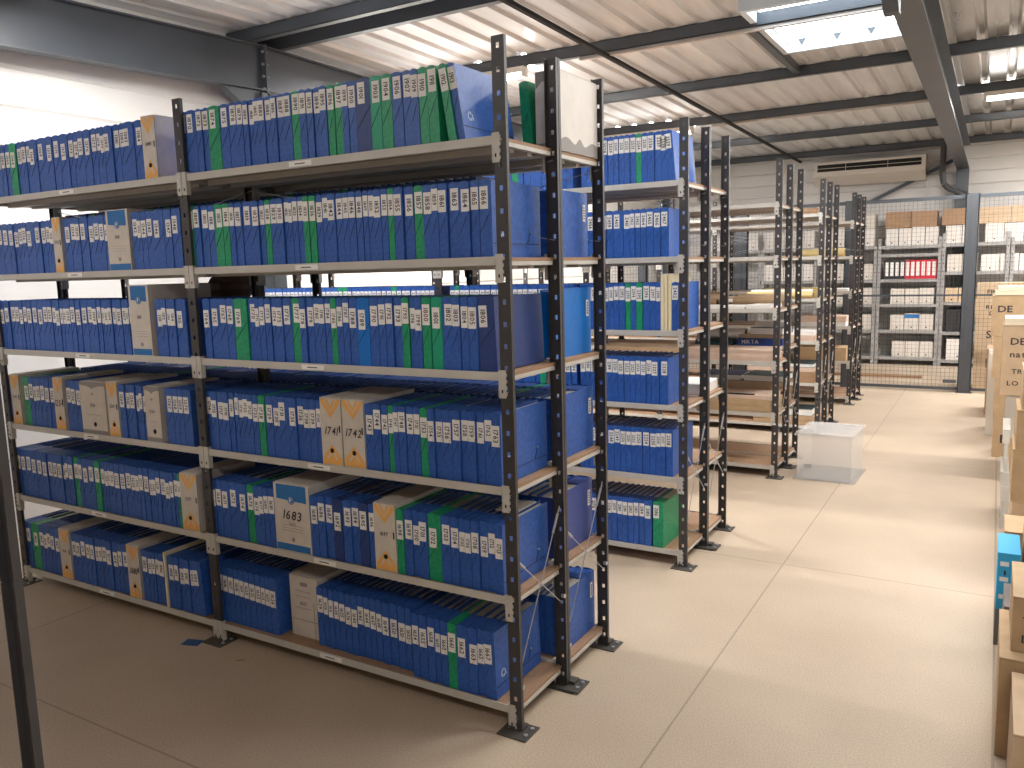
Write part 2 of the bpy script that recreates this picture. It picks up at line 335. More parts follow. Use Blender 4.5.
# ------------------------------------------------------------------ archive boxes
def archive(kind, w, h, loc, num, hand=False, d=.34, rot=0):
    r = empty('archive_box', loc, (0, 0, rot))
    b = MB(); side = 'cream'
    b.box(-w/2, w/2, 0, d, 0, h, side)
    b.box(-w/2-.001, w/2+.001, .012, d-.01, h, h+.0015, side)
    b.box(w/2, w/2+.0008, .002, .004, .004, h-.004, 'greyprint')
    put('carton', b, r)
    f = MB(); y = -.0008
    def poly(pts, k, e=0): f.extrude([(px, y-e, pz) for px, pz in pts], (0, .0008+e, 0), k)
    if kind == 'o':
        q = w/2-.004
        poly([(-q, h-.005), (-q+.013, h-.005), (0, h-.060), (q-.013, h-.005), (q, h-.005), (q, h-.022), (0, h-.082), (-q, h-.022)], 'orange')
        poly([(-q*.55, h-.005), (-q*.3, h-.005), (0, h-.034), (q*.3, h-.005), (q*.55, h-.005), (0, h-.052)], 'orange')
        poly([(-q, .004), (q, .004), (q, .03), (0, .088), (-q, .03)], 'orange')
        poly([(-q*.6, .028), (0, .064), (q*.6, .028), (q*.45, .024), (0, .052), (-q*.45, .024)], 'cream', .0003)
        ring(f, 0, y-.0012, .062, .0105, 'hole')
        f.box(w/2-.012, w/2-.007, y-.001, 0, h*.5, h*.5+.028, 'hole')
    elif kind == 'p':
        poly([(-w/2+.016, h-.004), (w/2-.016, h-.004), (w/2-.016, h-.078), (-w/2+.016, h-.070)], 'archblue')
        poly([(-w/2+.004, .004), (w/2-.006, .004), (w/2-.006, .034), (-w/2+.004, .034)], 'archblue')
        ring(f, 0, y-.0012, h-.072, .019, 'archblue', 18); ring(f, 0, y-.0018, h-.072, .0155, 'cream', 18); ring(f, 0, y-.0024, h-.072, .0135, 'archblue', 18)
        text(f, 'P', (0, y-.0032, h-.0815), (1, 0, 0), (0, 0, 1), .019, 'label')
        for z in (.118, .106, .094): f.box(-w*.30, w*.30, y-.0004, 0, z-.0006, z+.0006, 'greyprint')
        ring(f, 0, y-.0012, .055, .0095, 'greyprint')
    elif kind == 'w':
        f.box(-.02, .022, y-.0005, 0, h-.045, h-.028, 'greyprint')
        for z in (h-.07, h-.095, h-.15): f.box(-w*.32, w*.22, y-.0005, 0, z-.0007, z+.0007, 'greyprint')
        f.box(-w/2, w/2, y-.0005, 0, .078, .080, 'greyprint'); f.box(w*.33, w*.33+.002, y-.0006, 0, .002, h*.6, 'greyprint')
    elif kind == 'v':
        n = 14; pts = [(-w/2, h)] + [(-w/2+w*i/n, h-.018-.018*(1-abs(math.cos(PI*i/n))**.6)) for i in range(n+1)] + [(w/2, h)]
        poly(list(reversed(pts)), 'greyprint')
        poly([(-w/2, 0), (w/2, 0), (w/2, .022), (-w/2, .022)], 'greyprint')
        ring(f, .005, y-.0012, .052, .012, 'hole'); ring(f, 0, y-.0012, h-.062, .006, 'greyprint')
        f.box(-w*.3, w*.3, y-.0004, 0, .10, .1012, 'greyprint')
    put('printed_front', f, r)
    t = MB()
    if hand:
        text(t, num, (0, y-.0012, h*.46 if kind == 'o' else h*.48), (1, 0, -.03), (.22, 0, 1), .040 if kind == 'p' else .032, 'ink', bold=.85 if kind == 'o' else 1.0, gap=.2)
        if kind == 'p': text(t, num, (0, y-.0012, h*.39), (1, 0, 0), (0, 0, 1), .015, 'greyprint')
    else:
        text(t, num, (-.003, y-.0012, h*.53), (1, 0, 0), (0, 0, 1), .0155, 'ink')
    put('number', t, r)
    return r
def ring(mb, x, y, z, r, k, n=12):
    mb.extrude([(x+r*math.cos(2*PI*i/n), y, z+r*math.sin(2*PI*i/n)) for i in range(n)], (0, .0012, 0), k)

# ------------------------------------------------------------------ racks
PH = 2.5
def post_mb():
    b = MB(); hw = .025; t = .0025; pitch = .078; n = 31; z = .05; hh = .009; hx = .0065
    b.box(-hw, -hx, 0, t, 0, PH, 'post'); b.box(hx, hw, 0, t, 0, PH, 'post')
    prev = 0
    for i in range(n+1):
        zc = z+i*pitch
        if zc+hh > PH: break
        b.box(-hx, hx, 0, t, prev, zc-hh, 'post'); prev = zc+hh
    b.box(-hx, hx, 0, t, prev, PH, 'post')
    b.box(-hw, -hw+t, t, .016, 0, PH, 'post'); b.box(hw-t, hw, t, .016, 0, PH, 'post')
    
    return b
POST = post_mb().mesh('upright')
fb = MB().box(-.055, .07, -.055, .055, 0, .005, 'foot'); fb.box(-.03, .03, -.004, .04, .005, .018, 'foot')
fb.tube((.052, -.02, .005), (.052, -.02, .010), .008, 'wire', 8); fb.tube((.052, .03, .005), (.052, .03, .010), .008, 'wire', 8)
FOOT = fb.mesh('base_plate')
def connector_mb(side):
    b = MB(); a, c = (-.031, -.002) if side < 0 else (.002, .031)
    b.box(a, c, -.0035, 0, -.088, .012, 'beam')
    e = a if side < 0 else c; i_ = c if side < 0 else a
    b.box(e-.0015, e+.0015, -.0035, .02, -.088, .012, 'beam')
    for z in (-.075, -.052, -.029, -.006): b.box(min(i_, i_-side*.006), max(i_, i_-side*.006), -.005, -.003, z-.004, z+.008, 'beam')
    b.box((a+c)/2-.003, (a+c)/2+.003, -.0042, -.0034, -.07, -.058, 'hole')
    return b
CONL, CONR = connector_mb(-1), connector_mb(1)
def shelf_parts(parent, x0, x1, y0, y1, z, back):
    # board resting in a frame of enamelled beams
    cx = (x0+x1)/2; L = x1-x0; key = ('sh', round(L, 3), round(y1-y0, 3))
    bd = put('shelf_board', shared(SHC, key, lambda: MB().box(-L/2+.004, L/2-.004, .0065, y1-y0-.0065, -.014, -.001, 'board').mesh('shelf_board')), parent, (cx, y0, z))
    def beam():
        b = MB().box(-L/2+.024, L/2-.024, .002, .006, -.027, .0035, 'beam')
        b.box(-L/2+.024, L/2-.024, .006, .03, -.027, -.023, 'beam'); b.box(-L/2+.024, L/2-.024, .006, .024, -.017, -.0145, 'beam')
        return b.mesh('beam')
    bm = shared(SHC, key+('beam',), beam)
    put('beam', bm, bd); put('beam', bm, bd, (0, y1-y0, 0), (0, 0, PI))
    cl = shared(SHC, 'conl', lambda: CONL.mesh('beam_connector')); cr = shared(SHC, 'conr', lambda: CONR.mesh('beam_connector'))
    for yy, q in ((0, 0), (y1-y0, PI)):
        sg = 1 if q == 0 else -1
        put('beam_connector', cl, bd, (sg*L/2-(.017 if back and q == 0 else 0), yy, 0), (0, 0, q)); put('beam_connector', cr, bd, (-sg*L/2, yy, 0), (0, 0, q))
    def side():
        b = MB().box(-.003, .003, .02, y1-y0-.02, -.030, -.0145, 'beam'); b.box(-.018, .003, .02, y1-y0-.02, -.030, -.028, 'beam')
        return b.mesh('side_beam')
    sd = shared(SHC, key+('side',), side)
    put('side_beam', sd, bd, (L/2-.004, 0, 0)); put('side_beam', sd, bd, (-L/2+.016, 0, 0))
    def under():
        b = MB()
        for q in (.33, .66): b.box(-L/2+.03, L/2-.03, (y1-y0)*q-.015, (y1-y0)*q+.015, -.040, -.0145, 'beam')
        return b.mesh('stiffener')
    put('stiffener', shared(SHC, key+('un',), under), bd)
    return bd
SHC = {}
def rack(name, label, y0, y1, levels, bays=2, brace=True, xr=0., label2=None):
    r = empty(name, (0, 0, 0)); tag(r, label, 'shelving')
    for i in range(bays+1):
        x = xr-i*BAY
        for y, rot in ((y0, 0), (y1, PI)):
            u = put('upright', POST, r, (x, y, 0), (0, 0, rot))
            put('base_plate', FOOT, u, (.022 if y == y0 and ('rear unit' in label or 'back to back' in label) else 0, 0, .0055 if y == y0 and ('rear unit' in label or 'back to back' in label) else 0), (0, 0, -rot))
    for i in range(bays):
        for z in levels: shelf_parts(r, xr-(i+1)*BAY, xr-i*BAY, y0, y1, z, 'rear unit' in label or 'back to back' in label)
    if brace:
        b = MB(); x = xr+.012
        A = (x, y0+.02, .66); B = (x, y1-.035, .10 + .28); C_ = (x, y1-.03, .78); D = (x, y0+.03, .25)
        b.tube(A, B, .0022, 'wire', 5); b.tube(C_, D, .0022, 'wire', 5)
        t = .18; p0 = Vector(C_).lerp(Vector(D), .05); p1 = Vector(C_).lerp(Vector(D), t)
        b.tube(p0, p1, .0055, 'wire', 6); b.tube(Vector(A).lerp(Vector(B), .03), Vector(A).lerp(Vector(B), .15), .0055, 'wire', 6)
        # bolt heads
        for (yy, zz) in ((y1-.02, .40), (y0+.02, .17)): b.tube((x, yy, zz), (x+.014, yy, zz), .009, 'wire', 8)
        put('cross_brace', b, r)
    if brace:
        for i in range(bays):
            b = MB(); xa, xb = xr-(i+1)*BAY, xr-i*BAY
            b.tube((xa, y1-.002, 2.13), (xb, y1-.002, 1.83), .0022, 'wire', 4); b.tube((xa, y1-.004, 1.83), (xb, y1-.004, 2.13), .0022, 'wire', 4)
            put('back_brace', b, r)
    return r
LV = [ZS[i] for i in range(1, 7)]
ra = rack('storage_rack', 'charcoal rack nearest the centre, front unit packed with numbered blue files', 0, .39, LV)
tagm = MB().box(-.062, .062, -.0015, .0025, -.022, -.002, 'label').box(-.03, .025, -.002, -.0012, -.014, -.010, 'ink').mesh('shelf_tag')
for q in ZS.values():
    for xx in (-.93, -2.52): put('shelf_tag', tagm, ra, (xx, 0, q))
rack('storage_rack', 'charcoal rack unit standing back to back behind the nearest file rack', .394, .805, LV)
rack('storage_rack', 'second charcoal rack of blue files, seen across the first cross aisle', 1.90, 2.29, LV)
rack('storage_rack', 'empty rear unit backing the second file rack', 2.294, 2.69, LV)
rack('storage_rack', 'third charcoal rack holding flat cartons and paper rolls', 4.13, 4.52, LV)
rack('storage_rack', 'rear unit behind the third rack, with tubes and dark folders', 4.524, 4.93, [ZS[1], ZS[2], 1.02, ZS[4], ZS[5], ZS[6]])
rack('storage_rack', 'fourth charcoal rack beyond the clear plastic bin', 5.95, 6.34, LV)
rack('storage_rack', 'rear unit backing the fourth charcoal rack', 6.344, 6.75, LV)
rack('storage_rack', 'fifth and farthest charcoal rack, just before the mesh fence', 7.95, 8.34, LV)
rack('storage_rack', 'rear unit of the farthest charcoal rack, facing the mesh fence', 8.344, 8.75, LV)
rack('storage_rack', 'rack at the left picture edge, only its end upright in view', -2.04, -1.65, [ZS[1], .66, ZS[5], ZS[6]], brace=False, xr=-.12)

# ------------------------------------------------------------------ fill the shelves
PXC = (1.48, -2.45, 1.72)
cand = []      # file boxes: (projected size, maker, label, group)
def queue(it, shelf, y, top, lean, yoff, label, group, ink='ink'):
    xc = (it['a']+it['b'])/2; dx = PXC[0]-xc; dy = y-PXC[1]; dz = ZS[shelf]-1.5
    dist2 = dx*dx+dy*dy+dz*dz; area = (it['b']-it['a'])*dy/(dist2**1.5)
    cand.append((area, it, shelf, y, top, lean, yoff, label, group, ink))
TOP = {6: .016, 5: .022, 4: .030, 3: .032, 2: .040, 1: .050}
arch_specs = []
near_halves = {2: {'p': .106}, 1: {'w': .088}}
ARCH_L = {
 '1741': 'cream box with orange chevrons, handwritten 1741, beside its twin marked 1742',
 '1742': 'cream box with orange chevrons, handwritten 1742, left of file 1743',
 '1683': 'wide cream archive box with blue top band, handwritten 1683',
 '1697': 'cream orange-chevron archive box numbered 1697, left of a green file',
 '1627': 'plain cream archive box numbered 1627 on the bottom shelf'}
def ordn(n): return '%d%s' % (n, 'th' if 10 <= n % 100 <= 20 else {1: 'st', 2: 'nd', 3: 'rd'}.get(n % 10, 'th'))
for sh, s in FRONT_NEAR.items():
    its = parse(s, near_halves.get(sh, {}))
    for i, it in enumerate(its):
        jit = random.uniform(-.004, .004) + (random.choice((0, .006, .012, .018, -.006)) if sh in (1, 2, 3, 4) else random.choice((0, 0, .004, -.004)))
        yo = random.choice((0, 0, .004, .008, .002))
        lean = 0
        if it['k'] in 'opwvf':
            if it['k'] == 'o': h = .283
            elif it['k'] == 'p': h = .305
            else: h = .286
            o = archive(it['k'], it['b']-it['a']-.003, h, (it['x']-(.055 if it['k'] == 'w' else 0), .012+(.07 if it['k'] == 'w' else 0), ZS[sh]+.0005), it['n'], hand=it['n'] in ('1741', '1742', '1683'))
            tag(o, ARCH_L[it['n']], 'archive box'); continue
        if sh == 1:
            if i < 12: yo = .02; jit = -.01 + i*.0022
            elif it['x'] < -.5: yo = .035+random.choice((0, .006)); jit = -.01+.004*(i-13 if i < 20 else i-18)
            else: yo = .0+random.choice((0, .006))
            if it['n'] == '1667': lean = .03
        if sh == 6 and it['n'] in ('1906', '1907', '1909', '1910'): lean = .02
        if sh == 6 and it['n'] == '1911': lean = .035
        if sh == 6 and it['n'] in ('1912', '1913'): lean = .15
        if sh == 4 and it['n'] == '1806': lean = .035
        ink = 'redink' if (int(it['n']) % 5 == 0 and sh in (4, 5)) else 'ink'
        lab = '%s file box numbered %s on the %s shelf, front row, near bay' % (cname[it['k']], it['n'], SHELF[sh])
        if lean == .15:
            w = it['b']-it['a']; w = .036
            # foot of a leaning box sits right of its label
            off = math.tan(lean)*.215; xc = it['x']+off; it = dict(it, a=xc-w/2, b=xc+w/2, x=xc)
        if sh == 1:
            sx = yo*(it['x']-1.48)/2.465; it = dict(it, a=it['a']+sx, b=it['b']+sx, x=it['x']+sx)
        queue(it, sh, .015, max(.012, TOP[sh]+jit), lean, yo, lab, 'numbered file boxes in the near bay', ink)
far_num = {6: 1360, 5: 1320, 4: 1280, 3: 1245, 2: 1200, 1: 1160}
far_h = {6: {'o': .048}, 5: {'o': .036, 'p': .088}, 4: {'p': .078}, 3: {'o': .044, 13: .108, 21: .058}, 2: {'o': .062}, 1: {'o': .050}}
FARARCH = {(6, 0): 'cream orange-chevron archive box on the top shelf, left of the middle post',
 (5, 0): 'narrow cream orange-chevron archive box on the far bay fifth shelf',
 (5, 1): 'wide cream archive box with blue top on the far bay fifth shelf',
 (4, 0): 'tall cream archive box with blue top, far bay fourth shelf',
 (3, 0): 'leftmost orange-chevron archive box on the far bay third shelf',
 (3, 1): 'orange-chevron archive box with handwriting, middle left of the far bay third shelf',
 (3, 2): 'wide white archive box with grey wave top, far bay third shelf',
 (3, 3): 'orange-chevron archive box right of the wide grey-topped one, far bay',
 (3, 4): 'narrow white archive box with grey wave top, far bay third shelf',
 (2, 0): 'cream orange-chevron archive box against the middle post, second shelf',
 (1, 0): 'orange-chevron archive box near the left end of the bottom shelf',
 (1, 1): 'orange-chevron archive box with handwriting, middle of the far bay bottom shelf'}
for sh, s in FRONT_FAR.items():
    its = parse(s, far_h[sh]); na = 0; N = len(its)
    for i, it in enumerate(its):
        num = str(far_num[sh]+i); pos = N-i
        if it['k'] == 'f':
            o = put('folder', MB().box(-.006, .006, 0, .33, 0, .285, 'folder').box(-.004, .004, .004, .325, .004, .287, 'wpaper'), None, (it['x'], .008, ZS[sh]+.0005))
            tag(o, 'thin pale folder standing out among the blue files, far bay bottom shelf', 'folder'); continue
        if it['k'] in 'opwv':
            h = {'o': .281, 'p': .29, 'v': .272}[it['k']]
            if (sh, na) == (4, 0): h = .338
            o = archive(it['k'], it['b']-it['a']-.003, h, (it['x'], .012, ZS[sh]+.0005), num, hand=(sh, na) in ((3, 1), (1, 1)), d=.36)
            tag(o, FARARCH[(sh, na)], 'archive box'); na += 1; continue
        it['n'] = num
        jit = random.choice((0, .004, .009, -.004, .014)); lean = 0
        if sh == 1 and i == N-1: lean = .08
        lab = '%s file box, %s item left of the middle post, %s shelf' % (cname[it['k']], ordn(pos), SHELF[sh])
        queue(it, sh, .015, .034+jit if sh > 4 else .042+jit, lean, random.choice((0, .003, .006)), lab, 'file boxes in the far bay')
for sh, s in SECOND.items():
    its = parse(s, {'f': .010}); N = len(its); fo = 0
    for i, it in enumerate(its):
        num = str(2105+70*sh+i); pos = N-i
        if it['k'] == 'f':
            o = put('folder', MB().box(-.009, .009, 0, .33, 0, .315, 'folder').box(-.0065, .0065, .004, .325, .004, .317, 'wpaper'), None, (it['x'], 1.912, ZS[sh]+.0005))
            tag(o, ('left', 'middle', 'right')[fo] + 'most of three cream folders among the files on the second rack' if fo != 1 else 'middle of three cream folders among the files on the second rack', 'folder', 'cream folders on the second rack'); fo += 1; continue
        it['n'] = num; lean = 0
        if sh == 6 and i >= N-2: lean = (.05, .09)[i-N+2]
        if sh == 4 and i == N-1: it['k'] = 'b'
        if sh == 1 and i == N-1: it['a'] = it['x']-.02; it['b'] = it['x']+.045
        lab = '%s file box, %s from the aisle end, %s shelf of the second rack' % (cname[it['k']], ordn(pos), SHELF[sh])
        queue(it, sh, 1.915, .020+random.choice((0, .004, .008)), lean, random.choice((0, .003)), lab, 'file boxes on the second rack')
cand.sort(key=lambda c: -c[0])
for c in cand[:295]:
    _, it, sh, y, top, lean, yoff, lab, grp, ink = c
    o = place_file(it, sh, y, top, lean, yoff, ink); tag(o, lab, 'file box', grp)
    if it['n'] in ('1913', '1866', '1763', '1713', '1667'):
        w = round(it['b']-it['a'], 3)
        d = MB(); x = w/2-.0012
        for k in range(9):
            a = k*.7; d.box(x, x+.0008, .055+.016*math.cos(a), .060+.016*math.cos(a), .075+.017*math.sin(a)+.002*k, .085+.017*math.sin(a)+.002*k, 'mark')
        put('printed_emblem', d, o)
        e = MB(); e.box(x, x+.0012, .0, .34, .048, .0505, 'band')
        e.tube((x, .25, .05), (x+.002, .27, .095), .0015, 'band', 5); e.tube((x, .27, .095), (x+.004, .27, .095), .004, 'wire', 6)
        put('side_elastic', e, o)
# the rest of the files: more than 300 of a kind, one object
rest = MB(); n_rest = 0
for c in cand[295:]:
    _, it, sh, y, top, lean, yoff, lab, grp, ink = c
    w = it['b']-it['a']; xc = (it['a']+it['b'])/2
    T = Matrix.Translation((xc, y+yoff, ZS[sh]+.0005)) @ Matrix.Rotation(-lean, 4, 'Y')
    rest.add(case_mb(w, it['k']), T); rest.add(label_mb(w, it['n'], top), T); rest.add(band_mb(w), T)
for sh in (1, 2, 3, 4, 5):
    x = -3.27; i = 0
    while x < -.135:
        w = random.choice((.032, .038, .042, .046, .05)); k = random.choice('bbbbbbbbg')
        T = Matrix.Translation((x+w/2, .792-random.choice((0, .006)), ZS[sh]+.0005)) @ Matrix.Rotation(PI, 4, 'Z')
        hh = .345 if sh == 5 and x < -.4 else .226 if sh == 4 else BH-random.choice((0, 0, .004))
        rest.add(case_mb(w, k, hh), T); rest.add(label_mb(w, str(2000+i+60*sh), .03), T)
        x += w; i += 1
for sh in (1, 2, 3, 4, 5, 6):      # left-hand part of the second rack, glimpsed through the first
    x = -3.26; i = 0
    while x < -.70:
        w = random.choice((.034, .038, .042, .046)); k = random.choice('bbbbbbbg')
        if not (sh == 6 and x < -3.5):
            T = Matrix.Translation((x+w/2, 1.915+random.choice((0, .004)), ZS[sh]+.0005))
            if not (-1.70 < x < -1.60): rest.add(case_mb(w, k, BH), T); rest.add(label_mb(w, str(2400+i+80*sh), .03), T)
        x += w; i += 1
o = put('file_boxes', rest); tag(o, 'all the remaining blue and green numbered files on the fuller shelves, beyond the nearest ones', 'file boxes', None, 'stuff')

# aisle ends of the rear row
def rear_end(k, sh, x1, w, lab, h=BH, y1=.792):
    r = empty('file_box', (x1-w/2, y1, ZS[sh]+.0005), (0, 0, PI))
    put('case', case_mb(w, k, h), r); put('spine_label', label_mb(w, str(1900+sh), .03, h), r); put('elastic_band', band_mb(w, h), r)
    s = MB(); s.box(-w/2-.001, -w/2+.0005, .025, .048, h*.55, h*.55+.07, 'label')
    for q in range(5): s.box(-w/2-.0016, -w/2-.0008, .031, .042, h*.55+.01+q*.011, h*.55+.016+q*.011, 'ink')
    put('side_sticker', s, r)
    tag(r, lab, 'file box'); return r
rear_end('b', 5, -.05, .06, 'blue file box closing the rear row at the aisle, fifth shelf')
rear_end('s', 4, -.04, .06, 'bright blue file box closing the rear row at the aisle, fourth shelf', .285)
rear_end('b', 3, -.035, .07, 'blue file box closing the rear row at the aisle, third shelf')
rear_end('v', 2, -.045, .09, 'violet blue file box closing the rear row at the aisle, second shelf')
rear_end('b', 1, -.04, .07, 'blue file box closing the rear row at the aisle, bottom shelf')
g = empty('file_box', (-.13, .43, ZS[6]+.0005), (0, -.06, 0)); put('case', case_mb(.045, 'g'), g); put('elastic_band', band_mb(.045), g)
tag(g, 'green file box leaning on the tall white archive box, top shelf', 'file box')
# tall white archive box at the aisle end, top shelf
r = empty('archive_box', (-.05, .44, ZS[6]+.0005))
put('carton', MB().box(-.05, .05, 0, .355, 0, .30, 'white').box(-.051, .051, .01, .345, .30, .302, 'white'), r)
s = MB(); n = 24; pts = []
for i in range(n+1):
    t = i/n; z = .035+.045*math.exp(-((t-.52)/.09)**2)+.02*math.sin(t*9); pts.append((.0505, .002+t*.35, z))
s.extrude([(.0505, .002, .002)]+[(.0505, .352, .002)]+list(reversed(pts)), (.0006, 0, 0), 'greyprint')
put('printed_side', s, r)
s = MB(); s.extrude([(-.05, -.0008, .002), (.05, -.0008, .002), (.05, -.0008, .03), (-.05, -.0008, .03)], (0, .0008, 0), 'greyprint')
s.extrude([(-.048, -.0008, .298), (-.048, -.0008, .235), (-.02, -.0008, .262), (.02, -.0008, .262), (.048, -.0008, .235), (.048, -.0008, .298)], (0, .0008, 0), 'greyprint')
put('printed_front', s, r)
tag(r, 'tall white archive box with a grey wave print, aisle end of the top shelf', 'archive box')
# white papers laid on the files at the aisle end
for x, y, z, lab in ((-.115, .16, ZS[2]+BH+.002, 'white sheets lying on file 1713, second shelf'), ):
    o = put('paper_sheets', MB().box(-.05, .0, 0, .15, 0, .004, 'wpaper').box(.004, .045, .02, .16, 0, .004, 'wpaper'), None, (x, y, z)); tag(o, lab, 'papers')

# small things on the files, fourth shelf
import mathutils
def blob(name, c, rad, k, flat=1., n=14, m=9):
    b = MB()
    pts = []
    for j in range(m+1):
        ph = -PI/2+PI*j/m; pts.append([(c[0]+rad[0]*math.cos(ph)*math.cos(2*PI*i/n), c[1]+rad[1]*math.cos(ph)*math.sin(2*PI*i/n), c[2]+rad[2]*(math.sin(ph) if ph > 0 else math.sin(ph)*flat)) for i in range(n)])
    base = 0
    for row in pts: b.v += row
    for j in range(m):
        for i in range(n):
            i2 = (i+1) % n; b.f.append((j*n+i, j*n+i2, (j+1)*n+i2, (j+1)*n+i)); b.m.append(b.mi(k))
    return b
zt = ZS[4]+.227
bag = empty('leather_bag', (-2.08, .60, zt))
bm = blob('bag', (0, 0, .088), (.145, .11, .088), 'brown'); put('pouch', bm, bag)
put('flap', blob('flap', (.02, -.01, .120), (.115, .09, .068), 'brown'), bag)
tag(bag, 'dark brown rounded leather bag lying on the files of the fourth shelf', 'bag')
o = put('grey_case', MB().box(-.13, .13, -.1, .1, 0, .075, 'greycase').box(-.134, .134, -.104, .104, .075, .095, 'greycase').box(-.02, .02, -.112, -.104, .06, .085, 'hole'), None, (-2.40, .58, zt))
tag(o, 'flat grey lidded case left of the brown bag, fourth shelf', 'case')

# ------------------------------------------------------------------ third, fourth, fifth racks: flat cartons, rolls, folders
def flat_box(name, x0, x1, y0, y1, z0, h, k, lab, cat='carton', lid=True, rz=0):
    b = MB(); cx, cy = (x0+x1)/2, (y0+y1)/2
    hx, hy = (x1-x0)/2, (y1-y0)/2
    b.box(-hx, hx, -hy, hy, 0, h*(.55 if lid else 1), k)
    if lid: b.box(-hx-.004, hx+.004, -hy-.004, hy+.004, h*.55, h, k)
    o = put(name, b, None, (cx, cy, z0+.0008), (0, 0, rz)); tag(o, lab, cat); return o
def roll(x0, x1, y, z, r, k, lab, name='cardboard_tube', cat='tube', tilt=0):
    b = MB(); L = x1-x0
    e = empty(name, ((x0+x1)/2, y, z+r+.001), (0, 0, tilt))
    n = 16; b.tube((-L/2, 0, 0), (L/2, 0, 0), r, k, n, cap=False); b.tube((-L/2, 0, 0), (L/2, 0, 0), r*.86, k, n, cap=False)
    for xx in (-L/2, L/2):
        base = len(b.v)
        for rr in (r, r*.86): b.v += [(xx, rr*math.cos(2*PI*i/n), rr*math.sin(2*PI*i/n)) for i in range(n)]
        for i in range(n):
            j = (i+1) % n; b.f.append((base+i, base+j, base+n+j, base+n+i)); b.m.append(b.mi(k))
    put('tube_wall', b, e)
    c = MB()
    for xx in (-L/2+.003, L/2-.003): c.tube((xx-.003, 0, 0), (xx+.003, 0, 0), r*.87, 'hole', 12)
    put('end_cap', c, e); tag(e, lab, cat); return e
def folder(x0, x1, y0, y1, z0, h, k, lab, rz=0):
    b = MB(); cx, cy = (x0+x1)/2, (y0+y1)/2; hx, hy = (x1-x0)/2, (y1-y0)/2
    b.box(-hx, hx, -hy, hy, 0, .003, k); b.box(-hx, hx, -hy, hy, h-.003, h, k); b.box(-hx, hx, hy-.003, hy, .003, h-.003, k)
    b.box(-hx+.006, hx-.006, -hy+.004, hy-.004, .003, h-.003, 'wpaper')
    o = put('portfolio', b, None, (cx, cy, z0+.0008), (0, 0, rz)); tag(o, lab, 'portfolio'); return o
Z = ZS
# third rack, front unit
flat_box('flat_carton', -1.55, -.80, 4.16, 4.50, Z[2], .10, 'kraft3', 'brown flat carton at the inner end of the third rack second shelf')
flat_box('flat_carton', -.76, -.03, 4.15, 4.50, Z[2], .105, 'kraft', 'tan flat carton at the aisle end of the third rack second shelf')
flat_box('flat_carton', -.74, -.04, 4.16, 4.49, Z[2]+.106, .03, 'pinkcard', 'thin pinkish board lying on the tan carton, third rack second shelf', lid=False)
flat_box('black_ruler', -.53, -.18, 4.17, 4.20, Z[2]+.138, .008, 'black', 'long black strip on the pinkish board, third rack', 'strip', lid=False)
flat_box('flat_carton', -1.56, -.80, 4.15, 4.50, Z[3], .09, 'kraft2', 'pale flat carton at the inner end of the third rack third shelf')
flat_box('flat_carton', -.77, -.03, 4.15, 4.50, Z[3], .055, 'pinkcard', 'lower pinkish carton at the aisle end of the third rack third shelf')
flat_box('flat_carton', -.76, -.035, 4.155, 4.49, Z[3]+.056, .035, 'pinkcard', 'upper thin pinkish carton at the aisle end of the third rack third shelf')
flat_box('paper_sheets', -.75, -.28, 4.18, 4.48, Z[4], .02, 'wpaper', 'loose white sheets at left on the third rack fourth shelf', 'papers', lid=False, rz=.04)
flat_box('paper_sheets', -.25, -.05, 4.20, 4.48, Z[4], .028, 'wpaper', 'small pile of white sheets at the aisle end, third rack fourth shelf', 'papers', lid=False, rz=-.1)
# third rack, rear unit
flat_box('flat_carton', -.80, -.04, 4.57, 4.93, Z[2], .12, 'kraft3', 'brown lower carton in the rear unit of the third rack, second shelf')
flat_box('flat_carton', -.78, -.10, 4.58, 4.92, Z[2]+.121, .07, 'kraft2', 'pale upper carton in the rear unit of the third rack, second shelf')
folder(-.78, -.40, 4.58, 4.92, Z[2]+.192, .05, 'darkblue', 'dark blue portfolio on stacked cartons at left, rear of the third rack', .03)
folder(-.37, -.03, 4.58, 4.92, Z[2]+.192, .055, 'darkgreen', 'dark green portfolio on stacked cartons at the aisle, rear of the third rack', -.04)
b = flat_box('printed_carton', -.43, -.05, 4.58, 4.90, 1.02, .062, 'bluebox', 'flat dark blue printed box under a green portfolio, rear of the third rack', 'box', lid=False)
t = MB(); text(t, 'MIKTA', (-.08, -.1612, .018), (1, 0, 0), (0, 0, 1), .032, 'wpaper'); t.box(.14, .165, -.162, -.16, .015, .045, 'wpaper'); put('printed_word', t, b)
flat_box('flat_carton', -.80, -.47, 4.58, 4.91, 1.02, .05, 'darkgreen', 'dark flat box left of the printed blue one, rear of the third rack', 'box', lid=False)
flat_box('flat_carton', -.42, -.06, 4.60, 4.90, 1.083, .03, 'kraft2', 'thin tan board on the printed blue box', 'board', lid=False)
folder(-.32, -.04, 4.58, 4.90, 1.114, .06, 'darkgreen', 'thick dark green portfolio above the printed blue box', -.03)
flat_box('paper_sheets', -.30, -.06, 4.62, 4.88, 1.176, .045, 'wpaper', 'pile of white paper on the thick dark green portfolio', 'papers', lid=False, rz=.12)
roll(-.80, -.38, 4.66, 1.071, .045, 'wpaper', 'large white paper roll, rear of the third rack', 'paper_roll', 'roll', .05)
roll(-.80, -.42, 4.75, 1.071, .042, 'yellowp', 'yellowed paper roll behind the white one, rear of the third rack', 'paper_roll', 'roll', -.04)
roll(-1.0, -.62, 4.62, Z[4], .030, 'kraft', 'tan cardboard tube at left on the third rack rear shelf')
roll(-.78, -.60, 4.70, Z[4], .060, 'kraft2', 'short pale cardboard tube behind the left one, third rack rear shelf')
roll(-.47, -.04, 4.60, Z[4], .038, 'kraft', 'front tan cardboard tube at the aisle end, third rack rear shelf')
